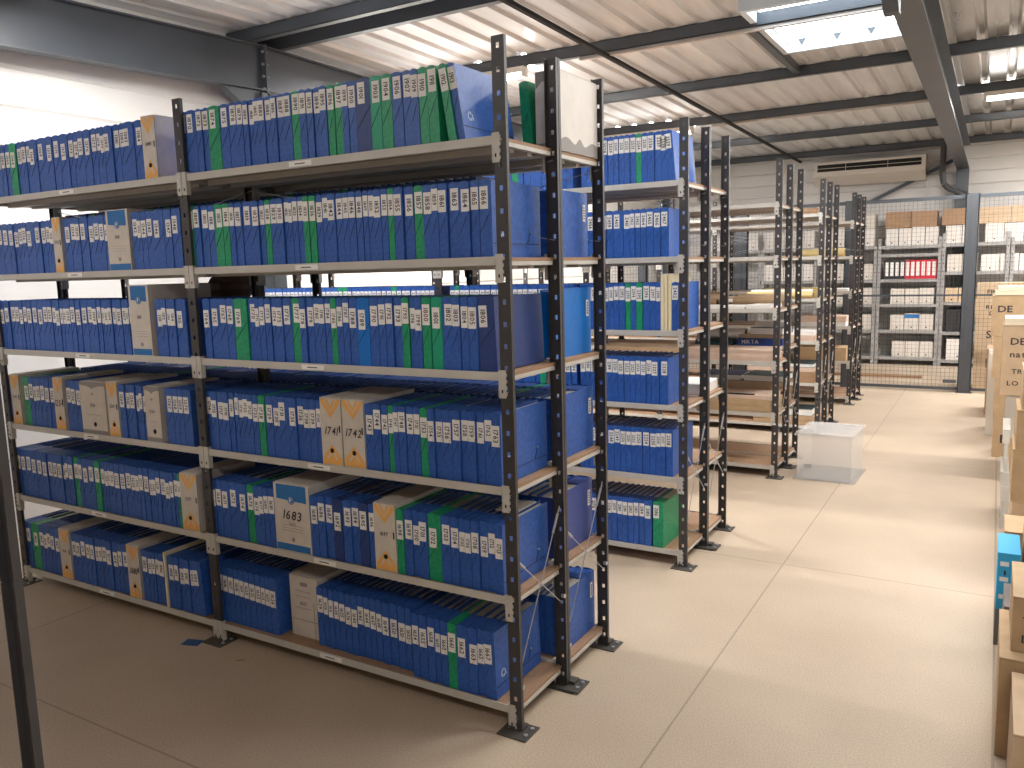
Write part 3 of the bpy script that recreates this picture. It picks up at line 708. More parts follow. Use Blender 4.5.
roll(-.45, -.05, 4.69, Z[4], .050, 'kraft2', 'fat pale cardboard tube behind the front one, third rack rear shelf')
# fourth rack
flat_box('flat_carton', -.70, -.04, 5.98, 6.32, Z[2], .11, 'kraft3', 'brown flat carton on the fourth rack second shelf')
flat_box('flat_carton', -.70, -.05, 5.98, 6.32, Z[2]+.111, .04, 'pinkcard', 'thin pinkish board on the brown carton, fourth rack second shelf', lid=False)
folder(-.66, -.05, 5.98, 6.32, Z[2]+.153, .04, 'darkgreen', 'dark green portfolio on top of boards, fourth rack second shelf')
flat_box('flat_carton', -.70, -.05, 5.98, 6.32, Z[3], .06, 'pinkcard', 'pinkish flat carton on the fourth rack third shelf')
flat_box('paper_sheets', -.62, -.06, 6.0, 6.3, Z[3]+.061, .04, 'wpaper', 'white paper pile on the pinkish carton, fourth rack third shelf', 'papers', lid=False)
roll(-.72, -.08, 6.03, Z[4], .035, 'yellowp', 'yellowed paper roll at the front of the fourth rack fourth shelf', 'paper_roll', 'roll')
roll(-.70, -.10, 6.12, Z[4], .045, 'wpaper', 'white paper roll behind the yellowed one, fourth rack fourth shelf', 'paper_roll', 'roll', .03)
flat_box('paper_sheets', -.60, -.06, 6.18, 6.32, Z[4], .10, 'yellowp', 'tall yellowed stack at the back of the fourth rack fourth shelf', 'papers', lid=False)
flat_box('flat_carton', -.64, -.05, 6.0, 6.31, Z[1], .09, 'kraft', 'tan flat carton on the fourth rack bottom shelf')
folder(-.60, -.06, 6.0, 6.30, Z[1]+.091, .07, 'darkgreen', 'dark green portfolio on the fourth rack bottom carton')
flat_box('carton', -.42, -.14, 6.42, 6.70, Z[6], .085, 'kraft3', 'small brown carton on top of the fourth rack')
# fifth rack
flat_box('flat_carton', -.66, -.05, 7.98, 8.32, Z[2], .16, 'kraft', 'tan carton on the fifth rack second shelf')
flat_box('paper_sheets', -.64, -.06, 7.98, 8.32, Z[3], .05, 'wpaper', 'white paper pile on the fifth rack third shelf', 'papers', lid=False)
flat_box('flat_carton', -.60, -.06, 8.0, 8.30, Z[3]+.051, .07, 'pinkcard', 'pinkish carton on the paper pile, fifth rack third shelf')
roll(-.62, -.10, 8.05, Z[5], .05, 'yellowp', 'large yellowed paper roll on the fifth rack fifth shelf', 'paper_roll', 'roll')
flat_box('paper_sheets', -.60, -.05, 7.98, 8.30, Z[4], .03, 'wpaper', 'white sheets on the fifth rack fourth shelf', 'papers', lid=False)
# second rack, third shelf rear unit: loose papers
flat_box('paper_sheets', -.22, -.03, 2.36, 2.68, Z[3], .06, 'wpaper', 'stacked white papers at the aisle end behind the second rack files', 'papers', lid=False, rz=.05)

# ------------------------------------------------------------------ clear plastic bin in the aisle
binr = empty('plastic_bin', (.375, 4.44, 0), (0, 0, -.03))
w, d, h, t = .205, .25, .37, .004
b = MB(); b.box(-w, w, -d, d, .0015, .0055, 'clear')
for x in (-w, w-t): b.box(x, x+t, -d, d, .0055, h, 'clear')
for y in (-d, d-t): b.box(-w+t, w-t, y, y+t, .0055, h, 'clear')
b.box(-w-.012, w+.012, -d-.012, -d, h-.02, h, 'clear'); b.box(-w-.012, w+.012, d, d+.012, h-.02, h, 'clear')
put('bin_body', b, binr)
b = MB(); b.box(-w-.015, w+.015, -d-.015, d+.015, h+.001, h+.006, 'clear')
for q in range(5): b.box(-w*.8, w*.8, -d+.06+q*.09, -d+.10+q*.09, h+.006, h+.012, 'clear')
put('lid', b, binr)
b = MB(); b.box(-w-.03, w+.03, -d-.03, d+.03, .0, .0015, 'clear'); put('bottom_flange', b, binr)
b = MB()
for z in (.118, .106, .096): b.box(-.15, -.09, -d-.001, -d, z-.003, z+.003, 'greyprint')
put('moulded_mark', b, binr)
tag(binr, 'clear plastic storage bin standing on the floor by the third rack', 'bin')

# ------------------------------------------------------------------ carton stacks on the right
def carton(x0, x1, y0, y1, z0, z1, lab, k='kraft', words=(), name='carton', open_top=False, th=.0255):
    r = empty(name, ((x0+x1)/2, (y0+y1)/2, z0+.0008)); hx, hy, h = (x1-x0)/2, (y1-y0)/2, z1-z0-.0016
    b = MB(); b.box(-hx, hx, -hy, hy, 0, h, k); put('box_body', b, r)
    f = MB(); f.box(-hx-.001, -.002, -hy-.001, hy+.001, h, h+.003, k); f.box(.002, hx+.001, -hy-.001, hy+.001, h, h+.003, k)
    f.box(-.025, .025, -hy-.0015, hy+.0015, h+.003, h+.0035, 'inner' if not open_top else k)
    f.box(-hx, hx, -hy-.0008, -hy, h-.004, h-.0025, 'kraft3')
    put('top_flap', f, r)
    if words:
        t = MB()
        for (s, px, pz, hh) in words: text(t, s, (px, -hy-.0012, pz), (1, 0, 0), (0, 0, 1), hh, 'ink', bold=1.15, center=False)
        put('printed_words', t, r)
    tag(r, lab, 'carton'); return r
# farthest stack S1 (front at Y 5.6)
carton(1.505, 2.00, 5.60, 6.05, 0, .34, 'bottom carton of the farthest aisle-side stack, with a dark stamp', 'kraft', [('E', -.19, .13, .07)])
carton(1.500, 2.00, 5.60, 6.05, .342, .69, 'second carton up in the farthest aisle-side stack', 'kraft')
carton(1.475, 1.97, 5.60, 6.05, .692, 1.05, 'third carton up in the farthest aisle-side stack, lettered D', 'kraft', [('D', -.185, .24, .055)])
carton(1.450, 1.95, 5.60, 6.05, 1.052, 1.39, 'top carton of the farthest aisle-side stack, lettered DE', 'kraft', [('DE', -.205, .20, .055)])
for i, z in enumerate((1.395, 1.43)):
    o = flat_box('flat_carton', 1.47+.02*i, 1.98, 5.62+.02*i, 6.04, z, .032, 'inner', ('lower', 'upper')[i]+' pale folded board on top of the farthest carton stack', 'board', lid=False)
# S1b behind: film-wrapped
b = MB(); b.box(1.44, 1.60, 6.6, 7.1, .0015, .80, 'film'); b.box(1.455, 1.59, 6.62, 7.08, .003, .77, 'kraft2')
n = 9
o = put('wrapped_bundle', b); tag(o, 'bundle wrapped in clear film behind the farthest carton stack', 'bundle')
carton(1.42, 1.9, 7.8, 8.3, 0, .72, 'tall brown carton standing beyond the film-wrapped bundle', 'kraft3')
# S2 (front at Y 4.73)
carton(1.575, 2.05, 4.73, 5.18, 0, .348, 'bottom carton of the stack with the lettered box', 'kraft')
b = MB(); b.box(1.578, 2.04, 4.745, 5.15, .352, .672, 'film'); b.box(1.60, 2.03, 4.76, 5.14, .354, .66, 'kraft2')
o = put('wrapped_carton', b); tag(o, 'pale carton in clear film beneath the box lettered DE nat TR LO', 'carton')
carton(1.535, 2.02, 4.73, 5.18, .674, 1.200, 'large carton lettered DE nat TR LO', 'kraft2', [('DE', -.19, .385, .05), ('nat', -.19, .29, .045), ('TR', -.175, .165, .035), ('LO', -.20, .075, .035)])
o = flat_box('flat_carton', 1.545, 2.03, 4.74, 5.17, 1.205, .05, 'inner', 'pale lid lying on the box lettered DE nat TR LO', 'lid', lid=False)
# S3 (front at Y 3.0)
carton(1.615, 2.1, 3.0, 3.45, 0, .30, 'bottom carton of the middle stack, half hidden at the right edge', 'kraft2')
carton(1.605, 2.1, 3.0, 3.45, .302, .61, 'middle carton of the middle stack at the right edge', 'kraft')
carton(1.615, 2.1, 3.0, 3.45, .612, .84, 'upper carton of the middle stack at the right edge', 'kraft')
carton(1.635, 2.1, 3.02, 3.45, .843, 1.07, 'topmost carton of the middle stack, under a pale flap', 'kraft')
b = MB(); rows = 7
for i in range(rows): b.box(1.565+.012*math.sin(i*1.7), 1.60+.01*math.sin(i), 3.45+.01*i, 3.95, .001+.090*i, .0905+.090*i, 'film')
o = put('plastic_film', b); tag(o, 'crumpled clear plastic film hanging beside the middle carton stack', 'plastic film')
# S4 near
carton(1.548, 2.05, .65, 1.10, 0, .361, 'large floor carton at the near right edge with a tan top', 'kraft')
carton(1.580, 2.05, .72, 1.10, .364, .56, 'carton lettered T and L on the near floor carton', 'kraft', [('T', -.205, .10, .028), ('L', -.205, .035, .028)])
carton(1.585, 2.05, .20, .62, 0, .33, 'nearest carton at the lower right corner with slotted side', 'kraft2')
s = MB()
b = MB(); b.box(1.565, 1.75, 1.22, 1.50, .001, .33, 'greycase'); o = put('grey_panel_box', b); tag(o, 'grey box standing behind the near floor carton', 'box')
p = empty('blue_pack', (1.595, 1.60, .0)); 
b = MB(); b.box(-.055, .03, 0, .30, .17, .43, 'cyan').box(-.055, .03, 0, .30, .001, .17, 'greycase'); put('pack_body', b, p)
b = MB()
for z in (.22, .30, .37): b.box(-.045, -.012, -.001, 0, z, z+.02, 'wpaper')
b.box(-.03, -.022, -.0015, 0, .33, .35, 'black'); put('printed_marks', b, p)
tag(p, 'cyan printed pack standing among the cartons at the right', 'pack')
carton(1.568, 1.9, 2.0, 2.3, 0, .41, 'small carton between the cyan pack and the middle stack', 'kraft')

carton(1.64, 2.1, 1.62, 1.95, 0, .72, 'kraft carton right of the cyan pack, at the picture edge', 'kraft')

# ------------------------------------------------------------------ mesh fence
fence = empty('mesh_fence', (0, 9.4, 0))
FX0, FX1, FZ = -3.9, 3.6, 2.49
m = MB(); wv = .0014
x = FX0
while x < FX1: m.box(x-wv, x+wv, -wv, wv, .06, FZ-.02, 'pipe'); x += .05
z = .10
while z < FZ-.03: m.box(FX0, FX1, wv, 3*wv, z-wv*.8, z+wv*.8, 'pipe'); z += .05
put('wire_mesh', m, fence)
for zz, hh in ((FZ-.02, .022), (1.245, .012), (.045, .018)): put('rail', MB().box(FX0, FX1, -.018, .018, zz-hh, zz+hh, 'struct'), fence)
for i, (a, c) in enumerate(((1.095, 1.245), (-.31, -.19), (-1.79, -1.60), (-3.25, -3.12), (2.55, 2.67))):
    b = MB().box(a, c, -.045, -.02, 0, FZ+.01, 'struct').box(a, a+.01, -.045, .04, 0, FZ+.01, 'struct').box(c-.01, c, -.045, .04, 0, FZ+.01, 'struct')
    b.box((a+c)/2-.012, (a+c)/2+.012, -.05, -.045, 0, FZ+.01, 'pipe')
    b.box(a-.02, c+.02, -.06, .05, 0, .008, 'struct'); put('fence_post', b, fence)
put('latch', MB().box(.93, 1.08, -.03, .03, .12, .16, 'struct'), fence)
tag(fence, 'dark welded mesh fence crossing the hall behind the racks', 'fence')

# ------------------------------------------------------------------ grey shelving behind the fence
def grey_unit(x0, x1, levels, lab, top):
    r = empty('grey_shelving', ((x0+x1)/2, 12.2, 0)); hw = (x1-x0)/2
    for x in (-hw, hw-.05):
        for y in (0, .40): 
            b = MB().box(x, x+.05, y, y+.004, 0, top, 'galv').box(x, x+.004, y, y+.04, 0, top, 'galv')
            for q in range(int(top/.12)): b.box(x+.02, x+.03, y-.001, y, .06+q*.12, .08+q*.12, 'hole')
            put('upright', b, r)
    for z in levels: put('shelf_board', MB().box(-hw+.005, hw-.005, -.005, .44, z-.05, z-.045, 'galv').box(-hw+.005, hw-.005, -.008, -.003, z-.05, z, 'galv').box(-hw+.005, hw-.005, -.003, .44, z-.006, z, 'galv').box(-hw+.005, hw-.005, .435, .44, z-.05, z, 'galv'), r)
    tag(r, lab, 'shelving'); return r
grey_unit(-.225, .70, [.133, .574, .995, 1.397, 1.80, 1.93], 'grey metal shelving with red and black binders behind the fence', 2.05)
grey_unit(.705, 1.62, [.11, .554, 1.025, 1.50, 1.94], 'grey metal shelving behind the fence, right of the binder shelves', 2.10)
grey_unit(1.63, 2.6, [.11, .554, 1.025, 1.50, 1.94], 'grey metal shelving at the far right behind the fence', 2.0)
grey_unit(-1.16, -.235, [.133, .574, .995, 1.397, 1.94], 'grey metal shelving behind the fence, left of the binder shelves', 1.93)
grey_unit(-2.10, -1.17, [.133, .574, .995, 1.397, 1.94], 'grey metal shelving behind the fence, glimpsed through the far racks', 1.93)
grey_unit(-3.04, -2.11, [.133, .574, .995, 1.397, 1.94], 'grey metal shelving behind the fence, leftmost one', 1.93)
def abox(x0, x1, z, h, k, lab, grp, y=12.22, d=.36, name='archive_box', cat='archive box', hole=True, band=None):
    b = MB(); hw = (x1-x0)/2-.005; d += random.uniform(-.01, .01); h *= random.uniform(.97, 1.02)
    b.box(-hw, hw, 0, d, 0, h, k)
    if hole: b.tube((0, -.002, h*.17), (0, .002, h*.17), .012, 'hole', 8)
    if band: b.box(-hw, hw, -.001, 0, h*.72, h*.95, band)
    if cat == 'carton': b.box(-hw, hw, -.001, 0, h*.5, h*.53, 'kraft3')
    o = put(name, b, None, ((x0+x1)/2, y, z+.001)); tag(o, lab, cat, grp); return o
def row(x0, x1, n, z, h, k, what, grp, **kw):
    w = (x1-x0)/n
    ordw = ['leftmost', 'second-from-left', 'third-from-left', 'fourth-from-left', 'fifth-from-left']
    for i in range(n): abox(x0+i*w, x0+(i+1)*w, z, h, k, ('%s of %s' % (ordw[i], what)) if n > 1 else what, grp, **kw)
row(-.12, .65, 4, 1.93, .28, 'white', 'the white boxes on top of the binder shelving', 'white boxes on top of the binder shelving')
row(-.13, .62, 2, 2.215, .25, 'kraft3', 'the brown cartons above the white boxes, binder shelving', None, cat='carton', name='carton', hole=False)
row(-.02, .62, 3, .995, .25, 'cream', 'the archive boxes just below the binders', 'archive boxes below the binders')
abox(-.01, .20, .574, .24, 'cream', 'left archive box, two shelves below the binders', None)
abox(.20, .42, .574, .27, 'cream', 'blue-banded archive box two shelves below the binders', None, band='archblue')
abox(.42, .63, .574, .25, 'cream', 'right archive box, two shelves below the binders', None)
row(.03, .64, 3, .133, .25, 'cream', 'the archive boxes on the lowest binder-shelving level', 'archive boxes on the lowest level')
x = -.12
for i in range(10):
    r = empty('binder', (x+.036, 12.23, 1.398)); k = 'black' if i < 4 else 'red'
    put('cover', MB().box(-.036, -.031, 0, .28, 0, .30, k).box(.031, .036, 0, .28, 0, .30, k).box(-.031, .031, 0, .004, 0, .30, k), r)
    put('spine_label', MB().box(-.024, .024, -.002, 0, .05, .27, 'wpaper'), r)
    tag(r, '%s of the %s binders on the grey shelving' % (['leftmost', 'second', 'third', 'rightmost'][i] if i < 4 else ['leftmost', 'second', 'third', 'fourth', 'fifth', 'rightmost'][i-4], 'four black' if i < 4 else 'six red'), 'binder', 'binders behind the fence'); x += .076
row(.74, 1.20, 2, 1.94, .28, 'white', 'the white boxes on top of the shelving left of the fence post', 'white boxes left of the fence post')
row(1.28, 2.55, 5, 1.94, .28, 'white', 'the white boxes on the top level right of the fence post', 'white boxes right of the fence post')
row(.68, 1.12, 1, 2.225, .25, 'kraft3', 'single brown carton above white boxes, left of the fence post', None, cat='carton', name='carton', hole=False)
row(1.16, 2.5, 3, 2.225, .25, 'kraft2', 'the tan cartons on the highest level right of the fence post', None, cat='carton', name='carton', hole=False)
row(.78, 1.20, 2, 1.50, .27, 'cream', 'the grey-white boxes left of the fence post, upper shelf', 'boxes left of the post')
row(1.24, 2.5, 5, 1.50, .26, 'white', 'the boxes on the upper shelf right of the fence post', 'boxes right of the post')
row(.77, 1.15, 2, 1.025, .22, 'kraft2', 'the tan boxes left of the fence post, middle shelf', 'tan boxes left of the post')
row(.80, 1.10, 2, .554, .36, 'black', 'the dark boxes left of the fence post', 'dark boxes left of the post', hole=False)
row(.82, 1.15, 1, .11, .32, 'white', 'white box on the lowest shelf left of the fence post', None)
row(-1.12, -.28, 4, 1.94, .28, 'white', 'the white boxes on top, just left of the binder shelving', 'white boxes on top, left')
row(-1.12, -.28, 3, 2.225, .24, 'cream', 'the highest boxes left of the binder shelving', None)
row(-1.12, -.28, 4, 1.397, .26, 'cream', 'the boxes left of the binders', 'boxes beside the binders, left')
row(-1.12, -.28, 4, .995, .26, 'cream', 'the boxes below the shelf beside the binders', 'boxes left, middle')
row(-1.12, -.28, 3, .574, .25, 'cream', 'the low boxes left of the binder shelving', 'boxes left, low')
row(-2.05, -1.22, 5, 1.94, .28, 'white', 'the white boxes seen above the third rack', 'white boxes above the third rack')
row(-2.05, -1.22, 5, 1.397, .28, 'white', 'the white boxes seen through the third rack', 'white boxes through the third rack')
row(-3.0, -2.16, 5, 1.94, .28, 'white', 'the white boxes on the leftmost grey shelving', 'white boxes leftmost')
o = flat_box('plank', -1.2, .60, 10.60, 10.75, 0, .03, 'kraft3', 'long brown plank on the floor behind the fence', 'plank', lid=False)
# big stamped cartons right behind the fence
carton(1.26, 1.85, 9.70, 10.2, 0, .50, 'lowest large carton right behind the fence, stamped B', 'kraft2', [('B', -.16, .30, .11)])
carton(1.26, 1.85, 9.70, 10.2, .502, .93, 'second large carton behind the fence, with a dark smudge print', 'kraft2', [('SOP', -.17, .18, .09)])
carton(1.25, 1.85, 9.70, 10.2, .932, 1.20, 'third large carton behind the fence, stamped words', 'kraft2', [('REME', -.18, .12, .05), ('DEM', -.14, .04, .05)])
carton(1.26, 1.85, 9.70, 10.2, 1.202, 1.38, 'top large carton behind the fence', 'kraft2', [('FIHT', -.18, .05, .05)])

# ------------------------------------------------------------------ building
RX0, RX1, RY0, RY1 = -4.2, 6.0, -6.0, 12.95
RIDGE = 2.74
def rz(Y, base): return base - .015*(Y-RIDGE) if Y >= RIDGE else base + .04*(Y-RIDGE)
struct('floor', MB().box(RX0-.2, RX1+.2, RY0-.2, RY1+.2, -.1, 0, 'floor'))
def siding(x0, x1, z0, z1, pitch, depth=.018, k='siding'):
    # profile in (u across, z) extruded along; returns MB with face towards -y at y=0
    b = MB(); z = z0
    while z < z1:
        ze = min(z+pitch, z1); g = .03
        b.face([(x0, 0, z+g), (x1, 0, z+g), (x1, 0, ze), (x0, 0, ze)], k)
        b.face([(x0, depth, z+.008), (x1, depth, z+.008), (x1, 0, z+g), (x0, 0, z+g)], k)
        b.face([(x0, 0, z), (x1, 0, z), (x1, depth, z+.008), (x0, depth, z+.008)], k)
        z = ze
    b.box(x0, x1, .02, .1, z0, z1, k)
    return b
o = struct('wall_back', siding(RX0, RX1, 0, 3.9, .205, k='sidingwarm')); o.location = (0, RY1, 0)
b = siding(RY0, RY1, 0, 3.9, .26); o = struct('wall_left', b); o.rotation_euler = (0, 0, PI/2); o.location = (RX0, 0, 0)
b = siding(-RY1, -RY0, 0, 3.9, .26); o = struct('wall_right', b); o.rotation_euler = (0, 0, -PI/2); o.location = (RX1, 0, 0)
b = siding(-RX1, -RX0, 0, 3.9, .26); o = struct('wall_front', b); o.rotation_euler = (0, 0, PI); o.location = (0, RY0, 0)
struct('trim_1', MB().box(.395, .425, RY1-.02, RY1+.0, 2.3, 3.5, 'sidingwarm'))
# roof sheets
SKX0, SKX1, SKY0, SKY1 = -.30, .72, 4.25, 5.72
def roof():
    b = MB(); base = 3.757; pitch = .25
    def prof(x):
        return [(x, 0), (x+.16, 0), (x+.18, .028), (x+.225, .028), (x+.25, 0)]
    x = RX0
    while x < RX1:
        pr = prof(x); k = 'sheet' if x < 1.0 else 'sheet2'
        for i in range(4):
            (xa, za), (xb, zb) = pr[i], pr[i+1]
            xm = (xa+xb)/2
            segs = [(RY0, RIDGE), (RIDGE, RY1+.1)]
            if SKX0 < xm < SKX1: segs = [(RY0, RIDGE), (RIDGE, SKY0), (SKY1, RY1+.1)]
            for ya, yb in segs:
                b.face([(xa, ya, rz(ya, base)+za), (xa, yb, rz(yb, base)+za), (xb, yb, rz(yb, base)+zb), (xb, ya, rz(ya, base)+zb)], k)
        x += pitch
    return b
struct('ceiling', roof())
def ibeam(p0, p1, depth, width, k='struct', tf=.012, tw=.01):
    # along Y, p = (x, y, z bottom)
    b = MB()
    def pr(u0, u1, w0, w1):
        P = []
        for (x, y, z) in (p0, p1): P.append([(x+u0, y, z+w0), (x+u1, y, z+w0), (x+u1, y, z+w1), (x+u0, y, z+w1)])
        A, B = P; base = len(b.v); b.v += A+B
        for q in ((0, 1, 2, 3), (7, 6, 5, 4), (0, 4, 5, 1), (1, 5, 6, 2), (2, 6, 7, 3), (3, 7, 4, 0)): b.f.append(tuple(base+i for i in q)); b.m.append(b.mi(k))
    pr(-width/2, width/2, 0, tf); pr(-width/2, width/2, depth-tf, depth); pr(-tw/2, tw/2, tf, depth-tf)
    return b
def rafter(x, width, n):
    b = ibeam((x, RY0, rz(RY0, 3.28)), (x, RIDGE-.012, 3.28), .37, width)
    b.add(ibeam((x, RIDGE+.012, 3.28), (x, RY1-.12, rz(RY1-.12, 3.28)), .37, width))
    b.box(x-width/2, x+width/2, RIDGE-.012, RIDGE+.012, 3.24, 3.66, 'struct')
    for z in (3.30, 3.40, 3.50, 3.60):
        for s in (-1, 1): b.tube((x+s*width*.3, RIDGE-.03, z), (x+s*width*.3, RIDGE+.03, z), .012, 'wire', 6)
    # haunch plate under the joint
    b.extrude([(x+width*.2, RIDGE-.45, 3.262), (x+width*.2, RIDGE-.02, 3.28), (x+width*.2, RIDGE-.02, 3.05), (x+width*.2, RIDGE-.10, 3.05)], (-.08, 0, 0), 'struct')
    return struct('trim_%d' % n, b)
rafter(-4.0, .12, 2); rafter(.915, .18, 3); rafter(5.8, .18, 4)
# columns
for n, x in ((5, .915), (6, -4.02)):
    b = MB(); y = RY1-.20
    b.box(x-.09, x+.09, y, y+.012, 0, rz(RY1, 3.28), 'struct'); b.box(x-.09, x+.09, y+.15, y+.162, 0, rz(RY1, 3.28), 'struct'); b.box(x-.005, x+.005, y+.012, y+.15, 0, rz(RY1, 3.28), 'struct')
    struct('trim_%d' % n, b)
struct('trim_7', MB().box(-4.08, -3.94, RIDGE-.07, RIDGE+.07, 0, 3.26, 'struct'))
# purlins: cold-formed, running across the hall
def purlin(Y, n, x0=RX0, x1=RX1, dz=0, dark='struct', depth=.10):
    z = rz(Y, 3.652)+dz
    b = MB().box(x0, x1, Y-.03, Y-.026, z, z+depth, dark).box(x0, x1, Y-.03, Y+.035, z, z+.005, dark).box(x0, x1, Y-.03, Y+.035, z+depth-.005, z+depth, dark).box(x0, x1, Y+.031, Y+.035, z, z+.02, dark)
    return struct('trim_%d' % n, b)
for n, Y in enumerate((-4.9, -2.9, -1.05, .80, 2.58, 2.92, 4.60, 6.56, 8.60, 10.65, 12.7)): purlin(Y, 10+n)
# narrow rails under alternate purlins
for n, Y in ((30, 4.60), (31, 8.60)):
    z = rz(Y, 3.652); struct('trim_%d' % n, MB().box(-1.9, .84, Y-.012, Y+.03, z-.030, z-.012, 'rail').box(-1.9, .84, Y-.006, Y-.002, z-.012, z, 'rail'))
# sag rod running with the slope
struct('trim_32', MB().extrude([(-1.65, RY0, rz(RY0, 3.60)), (-1.60, RY0, rz(RY0, 3.60)), (-1.60, RIDGE, 3.60), (-1.64, RIDGE, 3.60)], (0, 0, .03), 'struct').extrude([(-1.64, RIDGE, 3.60), (-1.60, RIDGE, 3.60), (-1.60, RY1, rz(RY1, 3.60)), (-1.64, RY1, rz(RY1, 3.60))], (0, 0, .03), 'matt'))
# skylight
zk = rz(5., 3.66)
b = MB()
for (x0, x1, y0, y1) in ((SKX0-.05, SKX0, SKY0-.05, SKY1+.05), (SKX1, SKX1+.05, SKY0-.05, SKY1+.05), (SKX0, SKX1, SKY0-.05, SKY0), (SKX0, SKX1, SKY1, SKY1+.05)):
    b.box(x0, x1, y0, y1, zk+.02, zk+.13, 'skyframe')
o = struct('window_1', b)
b = MB()
for q in (.12, .42, .70, .93):
    xx = SKX0+(SKX1-SKX0)*q; b.extrude([(xx-.035, SKY1-.012, zk+.13), (xx+.035, SKY1-.012, zk+.13), (xx, SKY1-.012, zk+.07)], (0, .01, 0), 'struct')
put('window_bracket', b, o)
put('window_pane', MB().box(SKX0, SKX1, SKY0, SKY1, zk+.135, zk+.140, 'pane'), o)
for n, x in ((33, SKX0-.09), (34, SKX1+.09)):
    struct('trim_%d' % n, MB().box(x-.03, x+.03, 4.64, 6.53, zk, zk+.11, 'struct'))
# diagonal wall brace and drain pipe at the back wall
struct('trim_35', MB().extrude([(-.45, RY1-.12, 2.66), (-.45, RY1-.12, 2.72), (.85, RY1-.12, 3.34), (.85, RY1-.12, 3.28)], (0, .05, 0), 'struct'))
b = MB(); P = [(.635, RY1-.25, 3.62), (.635, RY1-.25, 3.02), (.66, RY1-.25, 2.90), (.73, RY1-.25, 2.82), (1.02, RY1-.25, 2.68)]
for a, c in zip(P, P[1:]): b.tube(a, c, .045, 'pipe', 12)
b.tube((.635, RY1-.25, 3.56), (.635, RY1-.25, 3.62), .055, 'pipe', 12)
o = put('drain_pipe', b); tag(o, 'dark grey drain pipe bending beside the steel column at the back wall', 'pipe')
# air conditioner
a = empty('air_conditioner', (-.47, RY1-.34, 3.05))
b = MB(); b.extrude([(-.86, .0, .10), (-.86, .0, .33), (-.86, .32, .36), (-.86, .32, -.06), (-.86, .16, -.06)], (1.72, 0, 0), 'ac')
put('housing', b, a)
put('air_outlet', MB().box(-.80, .80, -.004, .004, .175, .29, 'hole').box(-.80, .80, -.010, .0, .225, .232, 'ac').box(-.35, -.345, -.01, 0, .175, .29, 'ac').box(.3, .305, -.01, 0, .175, .29, 'ac'), a)
tag(a, 'long cream air conditioner under the roof at the back wall', 'air conditioner')

# ------------------------------------------------------------------ lamps
def lamp(x, Y, L, lab, power, z=None):
    z = rz(Y, 3.652)-.081
    r = empty('tube_lamp', (x, Y, z))
    put('housing', MB().box(-L/2, L/2, -.05, .05, .03, .08, 'ac').box(-L/2, -L/2+.03, -.04, .04, -.01, .03, 'ac').box(L/2-.03, L/2, -.04, .04, -.01, .03, 'ac'), r)
    put('lamp_tube', MB().tube((-L/2+.03, 0, .005), (L/2-.03, 0, .005), .022, 'tube', 10), r)
    tag(r, lab, 'lamp')
    for s, e in ((-1, power), (1, power*.48)):
        ld = bpy.data.lights.new('tube_light', 'AREA'); ld.shape = 'RECTANGLE'; ld.size = L; ld.size_y = .08; ld.energy = e; ld.color = (1, .975, .94)
        lo = bpy.data.objects.new('tube_light', ld); col.objects.link(lo); lo.parent = r; lo.location = (0, 0, -.025) if s < 0 else (0, .11, .03)
        if s > 0: lo.rotation_euler = (PI, 0, 0)
    return r
lamp(2.0, 8.60, 1.5, 'lit tube lamp under the roof at the upper right picture edge', 125)
lamp(2.45, 4.60, 1.5, 'lit tube lamp over the carton stacks, outside the picture', 60)
lamp(1.15, .80, 1.5, 'lit tube lamp over the near end of the main aisle', 26)
lamp(1.15, 2.58, 1.5, 'lit tube lamp under the ridge over the main aisle', 60)
lamp(3.6, 10.65, 1.5, 'lit tube lamp beyond the mesh fence', 130)
lamp(-2.90, 8.60, 1.5, 'lit tube lamp on the far left, its end glowing above the second rack', 85)
lamp(-3.12, 4.60, 1.3, 'lit tube lamp near the left wall, glowing above the nearest top shelf', 170)
lamp(2.4, -2.90, 1.5, 'lit tube lamp behind the camera, outside the frame', 32)
lamp(-2.5, -2.90, 1.5, 'lit tube lamp behind the rack at the left picture edge', 30)
lamp(-2.6, .80, 1.4, 'added tube lamp brightening the left wall, above the nearest rack, out of frame', 60)  # extra lamp added out of view to brighten the left wall

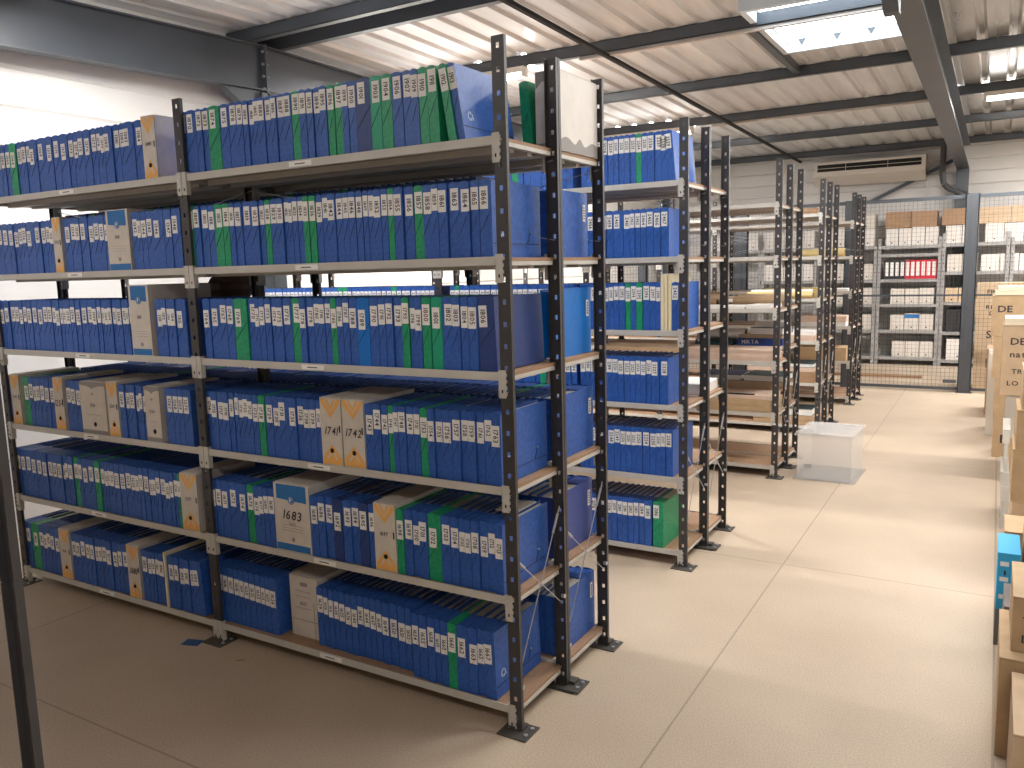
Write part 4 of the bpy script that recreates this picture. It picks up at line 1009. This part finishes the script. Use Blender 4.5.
# ------------------------------------------------------------------ scraps on the floor, box on the edge rack
o = put('paper_scrap', MB().box(-.05, .04, -.03, .03, .0005, .002, 'tape'), None, (-1.74, -.075, 0), (0, 0, .3)); tag(o, 'small blue scrap on the floor by the middle post foot', 'scrap')
o = put('paper_scrap', MB().box(-.012, .03, -.004, .004, .0005, .002, 'yscrap'), None, (-1.40, -.10, 0), (0, 0, .7)); tag(o, 'tiny yellow scrap on the floor before the bottom shelf', 'scrap')
carton(-.49, -.20, -2.0, -1.68, .662, .985, 'tall pale carton on the rack at the left picture edge', 'kraft2')

for bay in (0, 1):  # unseen cartons added to keep light off the lower left
    for z, h in ((ZS[1], .52), (.66, .95), (ZS[5], .34), (ZS[6], .31)):
        for i in (0, 1):
            x1 = -.50-bay*BAY-i*.62; x0 = x1-.58
            if bay == 1 and i == 1: x0 = max(x0, -3.36)
            carton(x0, x1, -2.0, -1.69, z+.001, z+h, 'unseen plain carton added on the left edge rack to shade the lower left', 'kraft')['group'] = 'unseen cartons added to shade the lower left'

# ------------------------------------------------------------------ world, camera
w = bpy.data.worlds.new('world'); scn.world = w; w.use_nodes = True
w.node_tree.nodes['Background'].inputs['Color'].default_value = (.86, .93, 1, 1)
w.node_tree.nodes['Background'].inputs['Strength'].default_value = 7.0
cam = bpy.data.cameras.new('camera'); co = bpy.data.objects.new('camera', cam); col.objects.link(co); scn.camera = co
F, YAW, PIT, ROL = CAMP
fw = Vector((math.sin(YAW)*math.cos(PIT), math.cos(YAW)*math.cos(PIT), math.sin(PIT)))
r0 = Vector((math.cos(YAW), -math.sin(YAW), 0)); u0 = r0.cross(fw)
R = r0*math.cos(ROL)+u0*math.sin(ROL); U = -r0*math.sin(ROL)+u0*math.cos(ROL)
mt = Matrix((R, U, -fw)).transposed().to_4x4(); mt.translation = CAML
co.matrix_world = mt
cam.sensor_width = 36; cam.lens = F*36/1024; cam.clip_start = .05
scn.view_settings.view_transform = 'Standard'; scn.view_settings.look = 'None'
scn.view_settings.exposure = 0.36; scn.view_settings.gamma = 1; scn.view_settings.use_curve_mapping = False
